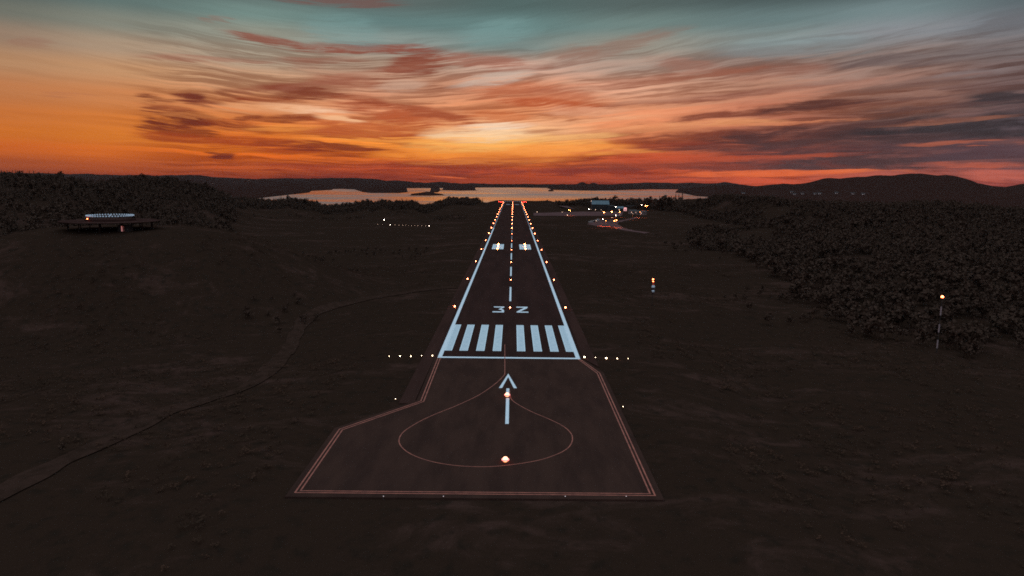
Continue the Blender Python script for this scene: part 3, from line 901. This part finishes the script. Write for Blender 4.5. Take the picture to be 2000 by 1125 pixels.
p_td = lamp_proto(0.26, 0.08, M['orange'])
for s, w in ((-1, 'left'), (1, 'right')):
    for k in range(3):
        lamp('touchdown_light', (C0 + s * 7.7, 382.5 + 14.5 * k, 0.01), p_td, f'orange light in the {w} white aiming block, {["near", "middle", "far"][k]} one of three', 'runway light', f'orange lights across the {w} aiming block')
p_thr = [lamp_proto(r_, 0.25, M['warm']) for r_ in (.05, .085, .14)]
for s, w, sizes in ((-1, 'left', (1, 0, 1, 1, 0)), (1, 'right', (2, 0, 2, 1, 0))):
    for k in range(5):
        lamp('threshold_light', ((-16.6 - 2.27 * k) if s < 0 else (15.4 + 2.3 * k), T0 + .5, -0.2 if k > 1 else 0), p_thr[sizes[k]], f'warm white light in the {w} threshold bar, {ORD[k]} from the runway', 'runway light', f'{w} wing bar of threshold lights')
p_red = lamp_proto(0.30, 0.3, M['red'])
for s, w in ((-1, 'left'), (1, 'right')):
    for k in range(4):
        lamp('runway_end_light', (C0 + s * (16.6 + 2.6 * k), 1262, 0), p_red, f'red light at the far runway end, {w} bar, {ORD[k]} from the edge', 'runway light', f'red lights in the {w} bar at the far runway end')
p_app = lamp_proto(0.38, 0.12, M['amber_big'])
lamp('approach_light', un(990.5, 775.5, 0.014), p_app, 'glowing amber lamp on the shaft of the white arrow', 'approach light', 'large amber lamps on the turning pad')
lamp('approach_light', un(987, 903, 0.014), p_app, 'glowing amber lamp where the yellow loop crosses the pad', 'approach light', 'large amber lamps on the turning pad')
p_small = lamp_proto(0.045, 0.3, M['warm'])
for (px, py, lab) in ((772.5, 780, 'small white marker lamp in the grass beside the left shoulder end'), (1217, 795.5, 'small white marker lamp in the grass right of the turning pad')):
    a = un(px, py)
    lamp('marker_light', (a[0], a[1], hz(a[0], a[1])), p_small, lab, 'marker light', None)
p_end = lamp_proto(0.06, 0.34, M['stub'])
for (px, lab) in ((749, 'leftmost'), (866, 'second from the left'), (1104, 'third from the left'), (1223, 'rightmost')):
    a = un(px, 972)
    lamp('pad_end_marker', (a[0], a[1], hz(a[0], a[1])), p_end, f'dim stub marker below the pad end line, {lab} of four', 'marker light', 'dim markers below the turning pad')
# row of faint markers left of the runway
p_row = lamp_proto(0.10, 0.5, M['warm_dim'])
p_rowb = lamp_proto(0.13, 0.5, M['cool'])
rowx = [737, 748, 762.5, 772, 779.5, 786.5, 792.5, 798.5, 804, 810, 816.5, 823.5, 831, 838]
for i, px in enumerate(rowx):
    a = hit(px, 439.5 + (px - 737) * .035)
    br = i in (2, 13)
    lamp('fence_light', a, p_rowb if br else p_row, ('brighter white lamp at the left of the faint lamp row' if i == 2 else 'brighter white lamp closing the faint lamp row at the right') if br else f'faint lamp in the row on the heath left of the runway, {ORD[i]} from the left', 'marker light', 'row of faint lamps on the heath left of the runway')


def mast_lamp(px, py, base_py, lab, m, r=0.35, bands=None, name='obstruction_mast', cat='mast', lean=None):
    b = hit(px if lean is None else lean, base_py)
    d = ray(px, py)
    t = b[1] / d[1]
    top = H + d[2] * t
    h = top - b[2]
    e = empty(name, b, lab, cat)
    MB().lathe([(.5, -0.6), (.5, .15), (.3, .2)], 10).build('footing', M['steel'], e)
    MB().bar((0, 0, .2), (0, 0, h - r), .09, .07, 8).build('pole', M['metal'], e)
    if bands:
        for (a0_, a1_, mm) in bands:
            MB().lathe([(.17, 0), (.17, h * (a1_ - a0_))], 10).build('band', mm, e, loc=(0, 0, h * a0_))
    MB().lathe([(r * .8, -r * .2), (r * .8, 0)], 10).build('lamp_holder', M['metal'], e, loc=(0, 0, h - r * .9))
    MB().lathe([(r * .8, 0), (r, r * .5), (r * .9, r), (r * .5, r * 1.4), (r * .1, r * 1.55)], 12).build('lamp', m, e, True, loc=(0, 0, h - r * .9))
    return e, h


M['redbeacon'] = glow('red_orange_beacon', (1.0, 0.16, 0.04), 14.0)
mast_lamp(1840.5, 579, 690, 'tall thin mast with pale bands and a red lamp on the right', M['redbeacon'], .34, [(.09, .235, M['greyband']), (.37, .51, M['greyband']), (.67, .82, M['greyband'])], lean=1829)
mast_lamp(750.5, 429, 440, 'lone pinkish lamp on a short mast above the faint lamp row', M['cool'], .24)

# wind sock: hanging limp under a lit bracket
wb = hit(1273.5, 597)
we = empty('windsock', wb, 'limp banded windsock under an orange lamp on the right heath', 'windsock')
d_ = ray(1275, 546)
wh = H + d_[2] * wb[1] / d_[1] - wb[2]
MB().lathe([(.45, -.6), (.45, .12)], 10).build('footing', M['steel'], we)
MB().bar((0, 0, .1), (0, 0, wh - .2), .08, .06, 8).build('pole', M['metal'], we)
MB().bar((0, 0, wh - 1.2), (.35, -.3, wh - 1.0), .04).bar((.35, -.3, wh - 1.0), (.35, -.3, wh - 1.25), .03).build('bracket', M['metal'], we)
MB().lathe([(.2, 0), (.26, .15), (.18, .34), (.05, .42)], 12).build('lamp', M['redbeacon'], we, True, loc=(0, 0, wh - .1))
MB().lathe([(.12, 0), (.22, .12), (.14, .28)], 12).build('lamp', M['redbeacon'], we, True, loc=(.0, -.16, wh - .72))
zz = wh - 1.25
for (dz, r0, r1, mm) in ((.55, .22, .42, M['redband']), (.78, .42, .52, M['white']), (.72, .50, .46, M['darkband']), (.72, .46, .38, M['white']), (.6, .37, .26, M['darkband'])):
    prof = [(r1, 0), (r1 * 1.02 + .01, dz * .3), ((r0 + r1) / 2 * 1.04, dz * .6), (r0, dz)]
    MB().lathe(prof, 14).build('sock_band', mm, we, True, loc=(.1, -.25, zz - dz))
    zz -= dz

# ------------------------------------------------------------------ radio beacon on its round platform
bx, by, bz = BEACON
bc = empty('radio_beacon', (bx, by, hz(bx, by)), 'round raised radio beacon platform crowned by a ring of white aerials', 'radio beacon')
z0 = bz - hz(bx, by)
MB().lathe([(14.6, -0.25), (14.9, -0.1), (14.9, 0.0), (14.6, .04)], 64).build('platform', M['deck'], bc, loc=(0, 0, z0))
MB().lathe([(7.4, 0), (7.4, .55), (7.1, .6)], 48).build('raised_deck', M['deck'], bc, loc=(0, 0, z0 + .04))
leg_me = MB().bar((0, 0, -1.2), (0, 0, z0 - .25), .16, .16, 8).mesh('leg', M['steel'])
for k in range(12):
    a = 2 * math.pi * (k + .5) / 12
    link('leg', leg_me, bc, (12.5 * math.cos(a), 12.5 * math.sin(a), 0))
for k in range(6):
    a = 2 * math.pi * (k + .5) / 6
    link('leg', leg_me, bc, (6 * math.cos(a), 6 * math.sin(a), 0))
ant_me = MB().bar((0, 0, 0), (0, 0, .9), .05).mesh('aerial', M['steel'])
cap_me = MB().lathe([(.20, 0), (.27, .10), (.27, .34), (.14, .48)], 10).mesh('aerial_cap', M['white'], True)
for k in range(50):
    a = 2 * math.pi * (k + .3) / 50
    o = link('aerial', ant_me, bc, (6.8 * math.cos(a), 6.8 * math.sin(a), z0 + .6))
    link('aerial_cap', cap_me, o, (0, 0, .85))
o = link('aerial', ant_me, bc, (0, 0, z0 + .6))
link('aerial_cap', cap_me, o, (0, 0, .85))
pr = MB().bar((0, 0, 0), (0, 0, .7), .05).build('lamp_post', M['metal'], bc, loc=(-3.3, -7.2, z0 + .1))
MB().lathe([(.14, 0), (.2, .12), (.12, .3)], 10).build('lamp', M['redbeacon'], pr, loc=(0, 0, .7))
# small hut under the platform
hb = hit(240, 453)
hut = empty('equipment_hut', hb, 'small dark equipment hut with a red-lit door under the beacon platform', 'hut')
MB().box(-1.6, 1.6, 0, 3, -1, 1.9).build('wall', M['wall'], hut)
MB().box(-1.8, 1.8, -.25, 3.2, 1.903, 2.05).build('roof', M['darkroof'], hut)
MB().box(-.45, .35, -.06, -.003, .1, 1.8).build('door', M['door_lit'], hut)

# ------------------------------------------------------------------ terminal, hangar, lamps, cars
def building(px0, px1, base_py, wall_h, roof_h, depth, wallm, roofm, name, label, cat, pitched=True, nwin=0, doors=(), lit=(), chimney=False, group=None, ground=None, Dfix=None):
    if Dfix:
        a0_, b0_ = at(px0, base_py, Dfix), at(px1, base_py, Dfix)
        gz = min(hz((a0_[0] + b0_[0]) / 2, Dfix), 1e9) if ground is None else ground
        a, b = (a0_[0], Dfix, gz), (b0_[0], Dfix, gz)
    else:
        a, b = un(px0, base_py), un(px1, base_py)
    w = b[0] - a[0]
    e = empty(name, ((a[0] + b[0]) / 2, a[1], a[2] if ground is None else ground), label, cat, group)
    MB().box(-w / 2, w / 2, 0, depth, -2.0, wall_h).build('wall', wallm, e)
    if pitched:
        o_ = .35
        v = [(-w / 2 - o_, -o_, wall_h + .004), (w / 2 + o_, -o_, wall_h + .004), (w / 2 + o_, depth + o_, wall_h + .004), (-w / 2 - o_, depth + o_, wall_h + .004),
             (-w / 2 - o_, -o_, wall_h + .2), (w / 2 + o_, -o_, wall_h + .2), (w / 2 + o_, depth + o_, wall_h + .2), (-w / 2 - o_, depth + o_, wall_h + .2),
             (-w / 2 - o_, depth / 2, wall_h + roof_h), (w / 2 + o_, depth / 2, wall_h + roof_h)]
        f = [(3, 2, 1, 0), (0, 1, 5, 4), (2, 3, 7, 6), (4, 5, 9, 8), (6, 7, 8, 9), (1, 2, 6, 9, 5), (3, 0, 4, 8, 7)]
        ro_ = MB().add(v, f).build('roof', roofm, e)
    else:
        ro_ = MB().box(-w / 2 - .2, w / 2 + .2, -.2, depth + .2, wall_h + .003, wall_h + roof_h).build('roof', roofm, e)
    if chimney:
        MB().box(w * .2, w * .2 + .7, depth * .45, depth * .45 + .7, wall_h + roof_h * .6, wall_h + roof_h + .8).build('chimney', wallm, ro_)
    for k in range(nwin):
        cx = -w / 2 + w * (k + .5) / nwin
        ww = min(1.3, w / nwin * .55)
        wi = MB().box(cx - ww / 2, cx + ww / 2, -.07, -.003, wall_h * .38, wall_h * .72).build('window', M['window_lit'] if k in lit else M['glass'], e)
    for (f0, f1, fh, mm) in doors:
        MB().box(-w / 2 + w * f0, -w / 2 + w * f1, -.09, -.003, .05, wall_h * fh).build('door', mm, e)
    return e


building(1156.5, 1188.5, 409.5, 7.0, 5.2, 16, M['wall'], M['roof'], 'hangar', 'largest building, a dark hangar with a broad blue-grey metal roof', 'hangar', doors=((.2, .8, .85, M['wall']),), nwin=4)
building(1189.5, 1201, 411, 6.0, .5, 14, M['wall'], M['darkroof'], 'terminal_building', 'dark flat-roofed hall joined to the right of the hangar', 'building', False, nwin=4, doors=((.4, .55, .5, M['metal']),))
building(1204, 1217.5, 412.5, 3.6, 2.6, 8, M['wall'], M['roof'], 'terminal_building', 'small building with a bluish roof right of the hangar', 'building', nwin=4, lit=(1,), doors=((.45, .55, .7, M['metal']),))
building(1217.9, 1223.5, 411.5, 4.2, .4, 5, M['pink_lit'], M['darkroof'], 'kiosk', 'small pink-lit block beside the bluish roof', 'building', False, doors=((.35, .65, .6, M['metal']),))
building(1229, 1243, 417.5, 3.2, 1.6, 8, M['palewall'], M['darkroof'], 'terminal_building', 'low pale building in red light right of the apron', 'building', nwin=5, lit=(1, 4), doors=((.5, .6, .75, M['metal']),))
building(1244.5, 1262, 419, 3.0, 1.4, 8, M['palewall'], M['darkroof'], 'terminal_building', 'low pale building in red light at the right end of the terminal', 'building', nwin=6, lit=(2,), doors=((.1, .2, .75, M['metal']),))
building(1224.5, 1250, 407.5, 3.6, .4, 10, M['wall'], M['darkroof'], 'terminal_building', 'long dark low shed behind the red-lit buildings', 'building', False, nwin=5, doors=((.3, .4, .6, M['metal']),))


def lamp_post(px, py, m, r, label, z=6.0, power=0.0, col=(1, .35, .12), group='lamp posts around the terminal'):
    a = un(px, py, z)
    g0 = hz(a[0], a[1])
    e = empty('lamp_post', (a[0], a[1], g0), label, 'lamp post', group)
    MB().bar((0, 0, -.4), (0, 0, z - g0 - .25), .09, .06, 8).bar((0, 0, z - g0 - .25), (0, -.7, z - g0 + .1), .05, .04, 6).build('pole', M['metal'], e)
    MB().lathe([(r * .6, -.1), (r, .05), (r * .9, r * .7), (r * .3, r)], 10).build('lamp', m, e, True, loc=(0, -.8, z - g0 - .05))
    if power:
        l = bpy.data.lights.new('lamp_light', 'SPOT')
        l.energy = power
        l.color = col
        l.spot_size = math.radians(130)
        l.spot_blend = .8
        l.shadow_soft_size = .15
        lo = bpy.data.objects.new('lamp_light', l)
        COL.objects.link(lo)
        lo.parent = e
        lo.location = (0, -.8, z - g0 - .3)
    return e


LP = [(1149.7, 408.7, 'cool', .34, 'white lamp left of the hangar', 0), (1153.8, 409, 'warm_dim', .2, 'faint lamp just right of the white one left of the hangar', 0), (1163, 409.7, 'warm_dim', .3, 'dim lamp below the left part of the hangar roof', 0),
      (1174, 409.6, 'warm_dim', .2, 'pale lamp before the middle of the hangar', 0), (1179.3, 415, 'orange', .45, 'brightest lamp in the middle of the apron', 3000), (1194.6, 413.7, 'orange', .5, 'bright orange lamp before the flat-roofed hall', 4000),
      (1202.2, 403.8, 'cool', .32, 'white lamp at the left end of the bluish roof', 2500), (1210.3, 413.4, 'orange', .26, 'upper orange lamp right of the apron', 6000), (1211.0, 416, 'warm_dim', .2, 'pale lamp right below the orange one at the apron end', 0),
      (1202.6, 421, 'cool', .17, 'small white lamp below the apron', 0), (1194.6, 424.8, 'warm_dim', .2, 'pale lamp at the top of the car park', 0), (1176.8, 428, 'cool', .26, 'white lamp over the left of the car park', 1500),
      (1164.2, 431.2, 'warm_dim', .2, 'faint lamp over the parked cars', 900), (1199.5, 431.2, 'orange', .26, 'orange lamp right in the car park', 2500), (1203.7, 430, 'orange', .26, 'orange lamp at the road junction', 3500),
      (1253.2, 400.2, 'cool', .26, 'left of the white lamp pair on the wooded slope', 0), (1255.9, 400.3, 'cool', .24, 'right of the white lamp pair on the wooded slope', 0), (1261, 402, 'orange', .55, 'large orange lamp on the wooded slope right', 9000), (1264.3, 401.6, 'orange', .3, 'small orange lamp touching the large one on the slope', 0),
      (1111, 410, 'orange', .24, 'orange lamp at the taxiway corner', 3000), (1113.3, 411.5, 'orange', .22, 'lower orange lamp at the taxiway corner', 3000), (1098.2, 414, 'warm_dim', .2, 'white taxiway lamp left of the orange pair', 0), (1108, 420, 'warm_dim', .3, 'dim lamp below the taxiway corner', 0),
      (1049, 413.8, 'warm_dim', .3, 'dim lone lamp between runway and apron', 0), (1154.7, 392.5, 'warm_dim', .3, 'dim high lamp at the hangar roof corner', 0), (1236, 417.3, 'warm_dim', .2, 'pale lamp before the red-lit buildings', 2500), (1250, 414, 'orange', .15, 'orange lamp between the red-lit buildings', 9000)]
for (px, py, mm, r, lab, pw) in LP:
    lamp_post(px, py, M[mm], r, lab, 6.0 if py > 396 else 12.0, pw)
lamp_post(1183, 430.5, M['orange'], .12, 'small shaded orange lamp over the orange pool of light', 5.0, 9000, (1, .2, .05))


def make_car(label, paint):
    e = empty('parked_car', (0, 0, 0), label, 'car', 'cars parked by the terminal')
    prof = [(-2.2, .35), (2.15, .35), (2.2, .75), (1.4, .92), (.75, 1.42), (-1.1, 1.45), (-1.75, .98), (-2.2, .9)]
    v = [(x_, -.85, z_) for x_, z_ in prof] + [(x_, .85, z_) for x_, z_ in prof]
    n = len(prof)
    f = [tuple(range(n)), tuple(range(n, 2 * n))[::-1]] + [(i, n + i, n + (i + 1) % n, (i + 1) % n) for i in range(n)]
    MB().add(v, f).build('body', paint, e)
    MB().box(-1.5, .9, -.872, -.853, .98, 1.33).build('window', M['glass'], e)
    MB().box(-1.5, .9, .853, .872, .98, 1.33).build('window', M['glass'], e)
    wheel = MB()
    for k in range(2):
        pass
    w_me = MB().bar((0, -.1, 0), (0, .1, 0), .33, .33, 12).mesh('wheel', M['rubber'])
    for x_ in (-1.4, 1.4):
        for y_ in (-.8, .8):
            link('wheel', w_me, e, (x_, y_, .33))
    return e


CARS = [(1153.5, 435, 'car_light', 'pale parked car at the left tip of the car park'), (1157.5, 433.4, 'car_light', 'second pale car from the left tip of the car park'), (1161.5, 433.8, 'car_dark', 'dark car between the pale ones in the car park'), (1165, 431.5, 'car_light', 'pale car parked under the faint lamp'),
        (1169.5, 430.5, 'car_light', 'pale car at the upper edge of the car park'), (1187, 431.6, 'car_dark', 'dark car near the orange pool of light'), (1208, 421.8, 'car_light', 'pale car parked between car park and apron')]
for i, (px, py, mm, lab) in enumerate(CARS):
    c = make_car(lab, M[mm])
    a = un(px, py)
    c.location = (a[0], a[1], hz(a[0], a[1]) + (.25 if px < 1190 else 0.02))
    c.rotation_euler = (0, 0, rnd.uniform(-.5, .9))

# houses on the far slopes, most with one lit window
HS = [(1452, 378.6, .5), (1546, 376.5, .6), (1552, 380.5, 1), (1567, 379.7, .9), (1592, 380, .5), (1601, 379.5, 1), (1634, 378.6, .7), (1666, 379.6, .6), (1686, 380.6, 1)]
hill_tri = [o for o in bpy.data.objects if o.name.startswith(('hills', 'headland'))]
bpy.context.view_layer.update()
from mathutils.bvhtree import BVHTree
BV = []
for o in hill_tri:
    BV.append(BVHTree.FromPolygons([v.co.copy() for v in o.data.vertices], [tuple(p_.vertices) for p_ in o.data.polygons]))


def far_hit(px, py):
    d = Vector(ray(px, py)).normalized()
    best = None
    for b in BV:
        h_ = b.ray_cast(Vector((0, 0, H)), d)
        if h_[0] is not None and (best is None or h_[3] < best[1]):
            best = (h_[0], h_[3])
    return best[0] if best else None


HL = ['leftmost of the houses, alone on the lower slope', 'upper one of the two houses above the wooded dip', 'pale house at the lower edge of the dip', 'pale house right of the wooded dip', 'small dim house left of a brighter one', 'bright-windowed house in the middle of the slope', 'house standing alone right of the middle group', 'small house next to the rightmost one', 'rightmost house on the mountain slope']
for (px, py, b_), hl in zip(HS, HL):
    P = far_hit(px, py)
    if P is None:
        continue
    k = P.y / 3600.0
    e = empty('house', P, hl, 'house', 'houses on the mountain slope at the right')
    w = 15 * k + 6
    MB().box(-w / 2, w / 2, 0, 8, -8, 6).build('wall', M['house'], e)
    v = [(-w / 2 - .4, -.4, 6.003), (w / 2 + .4, -.4, 6.003), (w / 2 + .4, 8.4, 6.003), (-w / 2 - .4, 8.4, 6.003), (-w / 2 - .4, 4, 9.5), (w / 2 + .4, 4, 9.5)]
    MB().add(v, [(3, 2, 1, 0), (0, 1, 5, 4), (2, 3, 4, 5), (1, 2, 5), (3, 0, 4)]).build('roof', M['darkroof'], e)
    ws = .55 + .9 * b_
    MB().box(-w * .3, -w * .3 + ws * 3, -.1, -.003, 1.5, 3.4).build('window', M['window_far'], e)
    MB().box(w * .12, w * .12 + ws * 2, -.1, -.003, 1.5, 3.4).build('window', M['window_far'], e)
for i, (px, py, r) in enumerate([(398, 358.3, .8), (416, 360.5, .7), (457, 357.2, .7), (466, 354, .8), (484, 354.6, 1.0), (486.5, 354.4, .8), (489, 355, .7), (242, 358.6, .6)]):
    P = far_hit(px, py) or Vector(hit(px, py))
    k = P.y / 700.0
    e = empty('street_lamp', P, ['faint lamp low on the far left ridge', 'second faint lamp low on the far left ridge', 'faint lamp left of the brightest far lamp', 'brightest lamp on the far left ridge', 'left lamp of the close trio on the far ridge', 'middle lamp of the close trio on the far ridge', 'right lamp of the close trio on the far ridge', 'single dim lamp in the left woods'][i], 'street lamp', 'lamps on the far left ridge')
    MB().bar((0, 0, -2), (0, 0, 8), .15, .12, 6).build('pole', M['metal'], e)
    MB().lathe([(r * .5 * k ** .3, 0), (r * .55 * k ** .3, .5), (r * .3 * k ** .3, 1.0)], 8).build('lamp', M['warm_dim2'], e, loc=(0, 0, 8))

# ------------------------------------------------------------------ trees
def conifer(seed, tiers=11, per=9):
    r_ = np.random.RandomState(seed)
    V, Fc = [], []
    for t in range(tiers):
        u = t / (tiers - 1.0)
        z = 0.10 + 0.86 * u
        R = (0.215 * (1 - u) ** 0.85 + 0.012) * r_.uniform(.75, 1.2)
        n = max(4, int(per * (1 - .5 * u)))
        for k in range(n):
            a = 2 * math.pi * (k + r_.rand() * .8) / n
            L = R * r_.uniform(.65, 1.25)
            w = .045 + .05 * (1 - u)
            ca, sa = math.cos(a), math.sin(a)
            b = len(V)
            V += [(0, 0, z + .05), (L * .55 * ca - w * sa, L * .55 * sa + w * ca, z - .015), (L * ca, L * sa, z - .07 * (1 - u) - .02), (L * .55 * ca + w * sa, L * .55 * sa - w * ca, z - .02)]
            Fc += [(b, b + 1, b + 2), (b, b + 2, b + 3)]
    b = len(V)
    V += [(.02, 0, .9), (-.012, .018, .9), (-.012, -.018, .9), (0, 0, 1.03)]
    Fc += [(b, b + 1, b + 3), (b + 1, b + 2, b + 3), (b + 2, b, b + 3)]
    return np.array(V), np.array(Fc)


def broad(seed, n=130):
    r_ = np.random.RandomState(seed)
    V, Fc = [], []
    lobes = [(r_.uniform(-.2, .2), r_.uniform(-.2, .2), r_.uniform(.45, .78), r_.uniform(.16, .27)) for _ in range(7)]
    for k in range(n):
        l = lobes[k % 7]
        d = r_.normal(size=3)
        d /= np.linalg.norm(d)
        c = np.array(l[:3]) + d * l[3] * r_.uniform(.55, 1.05)
        u = r_.normal(size=3); u /= np.linalg.norm(u)
        w = np.cross(u, r_.normal(size=3)); w /= np.linalg.norm(w)
        s = r_.uniform(.05, .11)
        b = len(V)
        V += [c - u * s, c + w * s * .8, c + u * s, c - w * s * .8]
        Fc += [(b, b + 1, b + 2), (b, b + 2, b + 3)]
    return np.array(V), np.array(Fc)


PROT = [conifer(1), conifer(2, 13, 8), conifer(3, 9, 9), broad(4), broad(5), broad(6, 110)]


def trunk_arr():
    n = 5
    V = [(.022 * math.cos(2 * math.pi * k / n), .022 * math.sin(2 * math.pi * k / n), -.12) for k in range(n)] + [(.006 * math.cos(2 * math.pi * k / n), .006 * math.sin(2 * math.pi * k / n), .8) for k in range(n)]
    Fc = []
    for k in range(n):
        Fc += [(k, (k + 1) % n, n + (k + 1) % n), (k, n + (k + 1) % n, n + k)]
    return np.array(V), np.array(Fc)


TR = trunk_arr()


def scatter(name, pts, label, m, kinds, with_trunk=True, squash=1.0):
    r_ = np.random.RandomState(len(pts))
    VV, FF, off = [], [], 0
    for (x, y, z, h) in pts:
        v, f = PROT[kinds[r_.randint(len(kinds))]]
        if with_trunk:
            v = np.concatenate([v, TR[0]])
            f = np.concatenate([f, TR[1] + len(v) - len(TR[0])])
        a = r_.rand() * 6.283
        c, s = math.cos(a), math.sin(a)
        wd = h * r_.uniform(.85, 1.3) / squash
        w = np.stack([(v[:, 0] * c - v[:, 1] * s) * wd + x, (v[:, 0] * s + v[:, 1] * c) * wd + y, v[:, 2] * h + z], 1)
        VV.append(w); FF.append(f + off); off += len(v)
    me = raw_mesh(name, np.concatenate(VV), np.concatenate(FF), m)
    return setp(link(name, me), label, kind='stuff')


tr = np.random.RandomState(5)


def wood(n, x0, x1, y0, y1, test, hmin, hmax):
    out = []
    X = tr.uniform(x0, x1, n); Y = tr.uniform(y0, y1, n)
    cl = fbm(X, Y, 60, 3)
    for x, y, c in zip(X, Y, cl):
        if test(x, y, c):
            out.append((x, y, hz(x, y) - .2, tr.uniform(hmin, hmax) * (.8 + .5 * c)))
    return out


def clear_of(x, y):
    if 44 < x < 200 and 560 < y < 985: return False
    if y < 1356 and -48 < x < 42: return False
    if math.hypot((x - BEACON[0]) / 1.3, y - BEACON[1]) < 40: return False
    # keep the line of sight to the beacon and along the heath open
    return True


def colof(x, y):
    return 1000 + F * x / max(y, 1)


def in_ridge(x, y, lo=.62, hi=1.06):
    c = colof(x, y)
    if 955 < c < 1086: return False
    return lo < y / np.interp(c, SX, SD) < hi


left = wood(20000, -620, -60, 300, 1330, lambda x, y, c: clear_of(x, y) and colof(x, y) > -120 and in_ridge(x, y, .60 if colof(x, y) < 460 else .86) and c > .30, 3.6, 7.4)
right = wood(22000, 44, 620, 260, 1300, lambda x, y, c: clear_of(x, y) and colof(x, y) < 2150 and in_ridge(x, y, .5 if colof(x, y) > 1340 else .93) and c > .28, 3.4, 7.2)
front = wood(5200, 60, 420, 120, 480, lambda x, y, c: clear_of(x, y) and x > 62 + .16 * y and colof(x, y) < 2150 and c > .42 and not (abs(colof(x, y) - 1835) < 55 and y < 175), 3.0, 6.5)
front += wood(2600, 40, 330, 90, 520, lambda x, y, c: clear_of(x, y) and 44 + .12 * y < x < 80 + .2 * y and c > .50 and tr.rand() < .5 and not (abs(colof(x, y) - 1275) < 45 and y < 240), 1.2, 3.6)
front += wood(3000, -260, -40, 90, 900, lambda x, y, c: clear_of(x, y) and math.hypot(x - BEACON[0], y - BEACON[1]) > 60 and x < -45 and c > .58 and not (colof(x, y) < 420 and y < 240 and y > 120), .9, 2.6)
scatter('forest', left, 'dark wood covering the left hill and the skyline before the fjord', M['pine'], (0, 1, 2, 3, 4))
scatter('forest', right, 'dark wood on the right-hand slopes behind the terminal', M['pine'], (0, 1, 3, 4, 5))
scatter('undergrowth', front, 'scattered birch scrub on the near slopes', M['leaf'], (3, 4, 5))
low = []
X = tr.uniform(-130, 150, 15000); Y = tr.uniform(48, 330, 15000); c_ = fbm(X, Y, 22, 3)
for x, y, c in zip(X, Y, c_):
    if c > .47 and not (-31 < x < 23 and y > 70) and abs(colof(x, y) - 1000) < 1150 and not (abs(x) < 30 and y > 60):
        low.append((x, y, hz(x, y) - .12, tr.uniform(.5, 1.15)))
low = low[:5200]
PROT.append(broad(9, 26)); PROT.append(broad(10, 22))
scatter('heather', low, 'low heather clumps on the rough ground near the pad', M['scrub'], (6, 7), False, .62)

# individual skyline trees
def tree_proto(k, m):
    v, f = PROT[k]
    return raw_mesh('crown', v, f, m), raw_mesh('trunk', TR[0], TR[1], M['bark'])


TP = [tree_proto(0, M['pine']), tree_proto(1, M['pine']), tree_proto(3, M['leaf']), tree_proto(4, M['leaf'])]


def tree(name, px, py, D, h, kind, label, group=None, wide=1.0):
    P = at(px, py, D)
    gz_ = hz(P[0], P[1])
    h = max(P[2] - gz_, h * .6) if h else P[2] - gz_
    e = empty(name, (P[0], P[1], gz_), label, 'tree', group, rnd.uniform(0, 6.28))
    link('trunk', TP[kind][1], e).scale = (h, h, h)
    c = link('crown', TP[kind][0], e)
    c.scale = (h * wide, h * wide, h)
    return e


tree('pine_tree', 1192, 385.2, 1040, 9, 0, 'left, smallest spire of the three conifers above the hangar roof', None, 1.3)
tree('pine_tree', 1200.5, 381.4, 1040, 9, 2, 'tallest, rounded tree of the three above the hangar roof', None, .8)
tree('pine_tree', 1207, 384.6, 1040, 9, 1, 'right spire of the three conifers above the hangar roof', None, 1.2)
tree('pine_tree', 1068.5, 389.8, 1280, 5, 2, 'lone small tree by the water just right of the runway end', None, 1.0)
tree('pine_tree', 115, 334.5, 540, 9, 2, 'broad tree alone on the left hill crest where it dips', None, .9)
tree('pine_tree', 279, 338.6, 690, 9, 2, 'round tree topping the second hill on the left', None, 1.1)
tree('pine_tree', 562.5, 380.2, 940, 9, 3, 'tall tree at the left end of the fjord', None, .7)
tree('pine_tree', 549, 381.6, 940, 9, 1, 'thin spire against the left tip of the fjord', None, .8)
tree('pine_tree', 618.5, 388.5, 960, 9, 1, 'two-topped thin conifer against the left fjord', None, .8)
tree('pine_tree', 931, 382.5, 1260, 9, 1, 'thin tall spire against the water left of the runway end', None, .5)
segs = [(2, 100, 9, 'jagged conifer on the crest of the nearest left hill', 'trees on the crest of the nearest left hill'), (300, 456, 10, 'dark tree on the falling crest of the second left hill', 'trees on the falling crest of the second left hill'),
        (572, 704, 8, 'dark tree along the left shore of the fjord', 'trees along the left shore of the fjord'), (708, 860, 8, 'dark tree in the clumps before the middle of the fjord', 'trees before the middle of the fjord'),
        (866, 945, 9, 'dark tree on the knoll left of the runway end', 'trees on the knoll left of the runway end'), (1086, 1184, 7, 'dark tree on the skyline left of and behind the hangar', 'skyline trees behind the hangar'), (1215, 1335, 9, 'dark tree on the skyline right of the hangar', 'skyline trees right of the hangar')]
for (a, b, st, lab, grp) in segs:
    px = a
    while px < b:
        yy = np.interp(px, SX, [s[1] for s in SKY])
        dd = np.interp(px, SX, SD)
        kind = rnd.choice([0, 1, 1, 2, 3])
        nm = 'pine_tree' if kind < 2 else 'birch_tree'
        tree(nm, px, yy - rnd.uniform(-.6, 2.6), dd * rnd.uniform(.965, .99), 6, kind, lab, grp, rnd.uniform(.75, 1.25))
        px += st * rnd.uniform(.6, 1.4)
print('objects', len(bpy.data.objects), 'forest', len(left), len(right), len(front), len(low))

# ------------------------------------------------------------------ thin evening haze
hm = bpy.data.materials.new('haze')
hm.use_nodes = True
ht = hm.node_tree
ht.nodes.clear()
ho = ht.nodes.new('ShaderNodeOutputMaterial')
hv = ht.nodes.new('ShaderNodeVolumePrincipled')
hv.inputs['Color'].default_value = (0.85, 0.80, 0.80, 1)
hv.inputs['Density'].default_value = 3.0e-6
ht.links.new(hv.outputs[0], ho.inputs['Volume'])
hmb = MB().box(-22000, 22000, -900, 19500, SEA - 30, 420)
setp(hmb.build('haze', hm), 'thin evening haze over the fjord', kind='stuff')
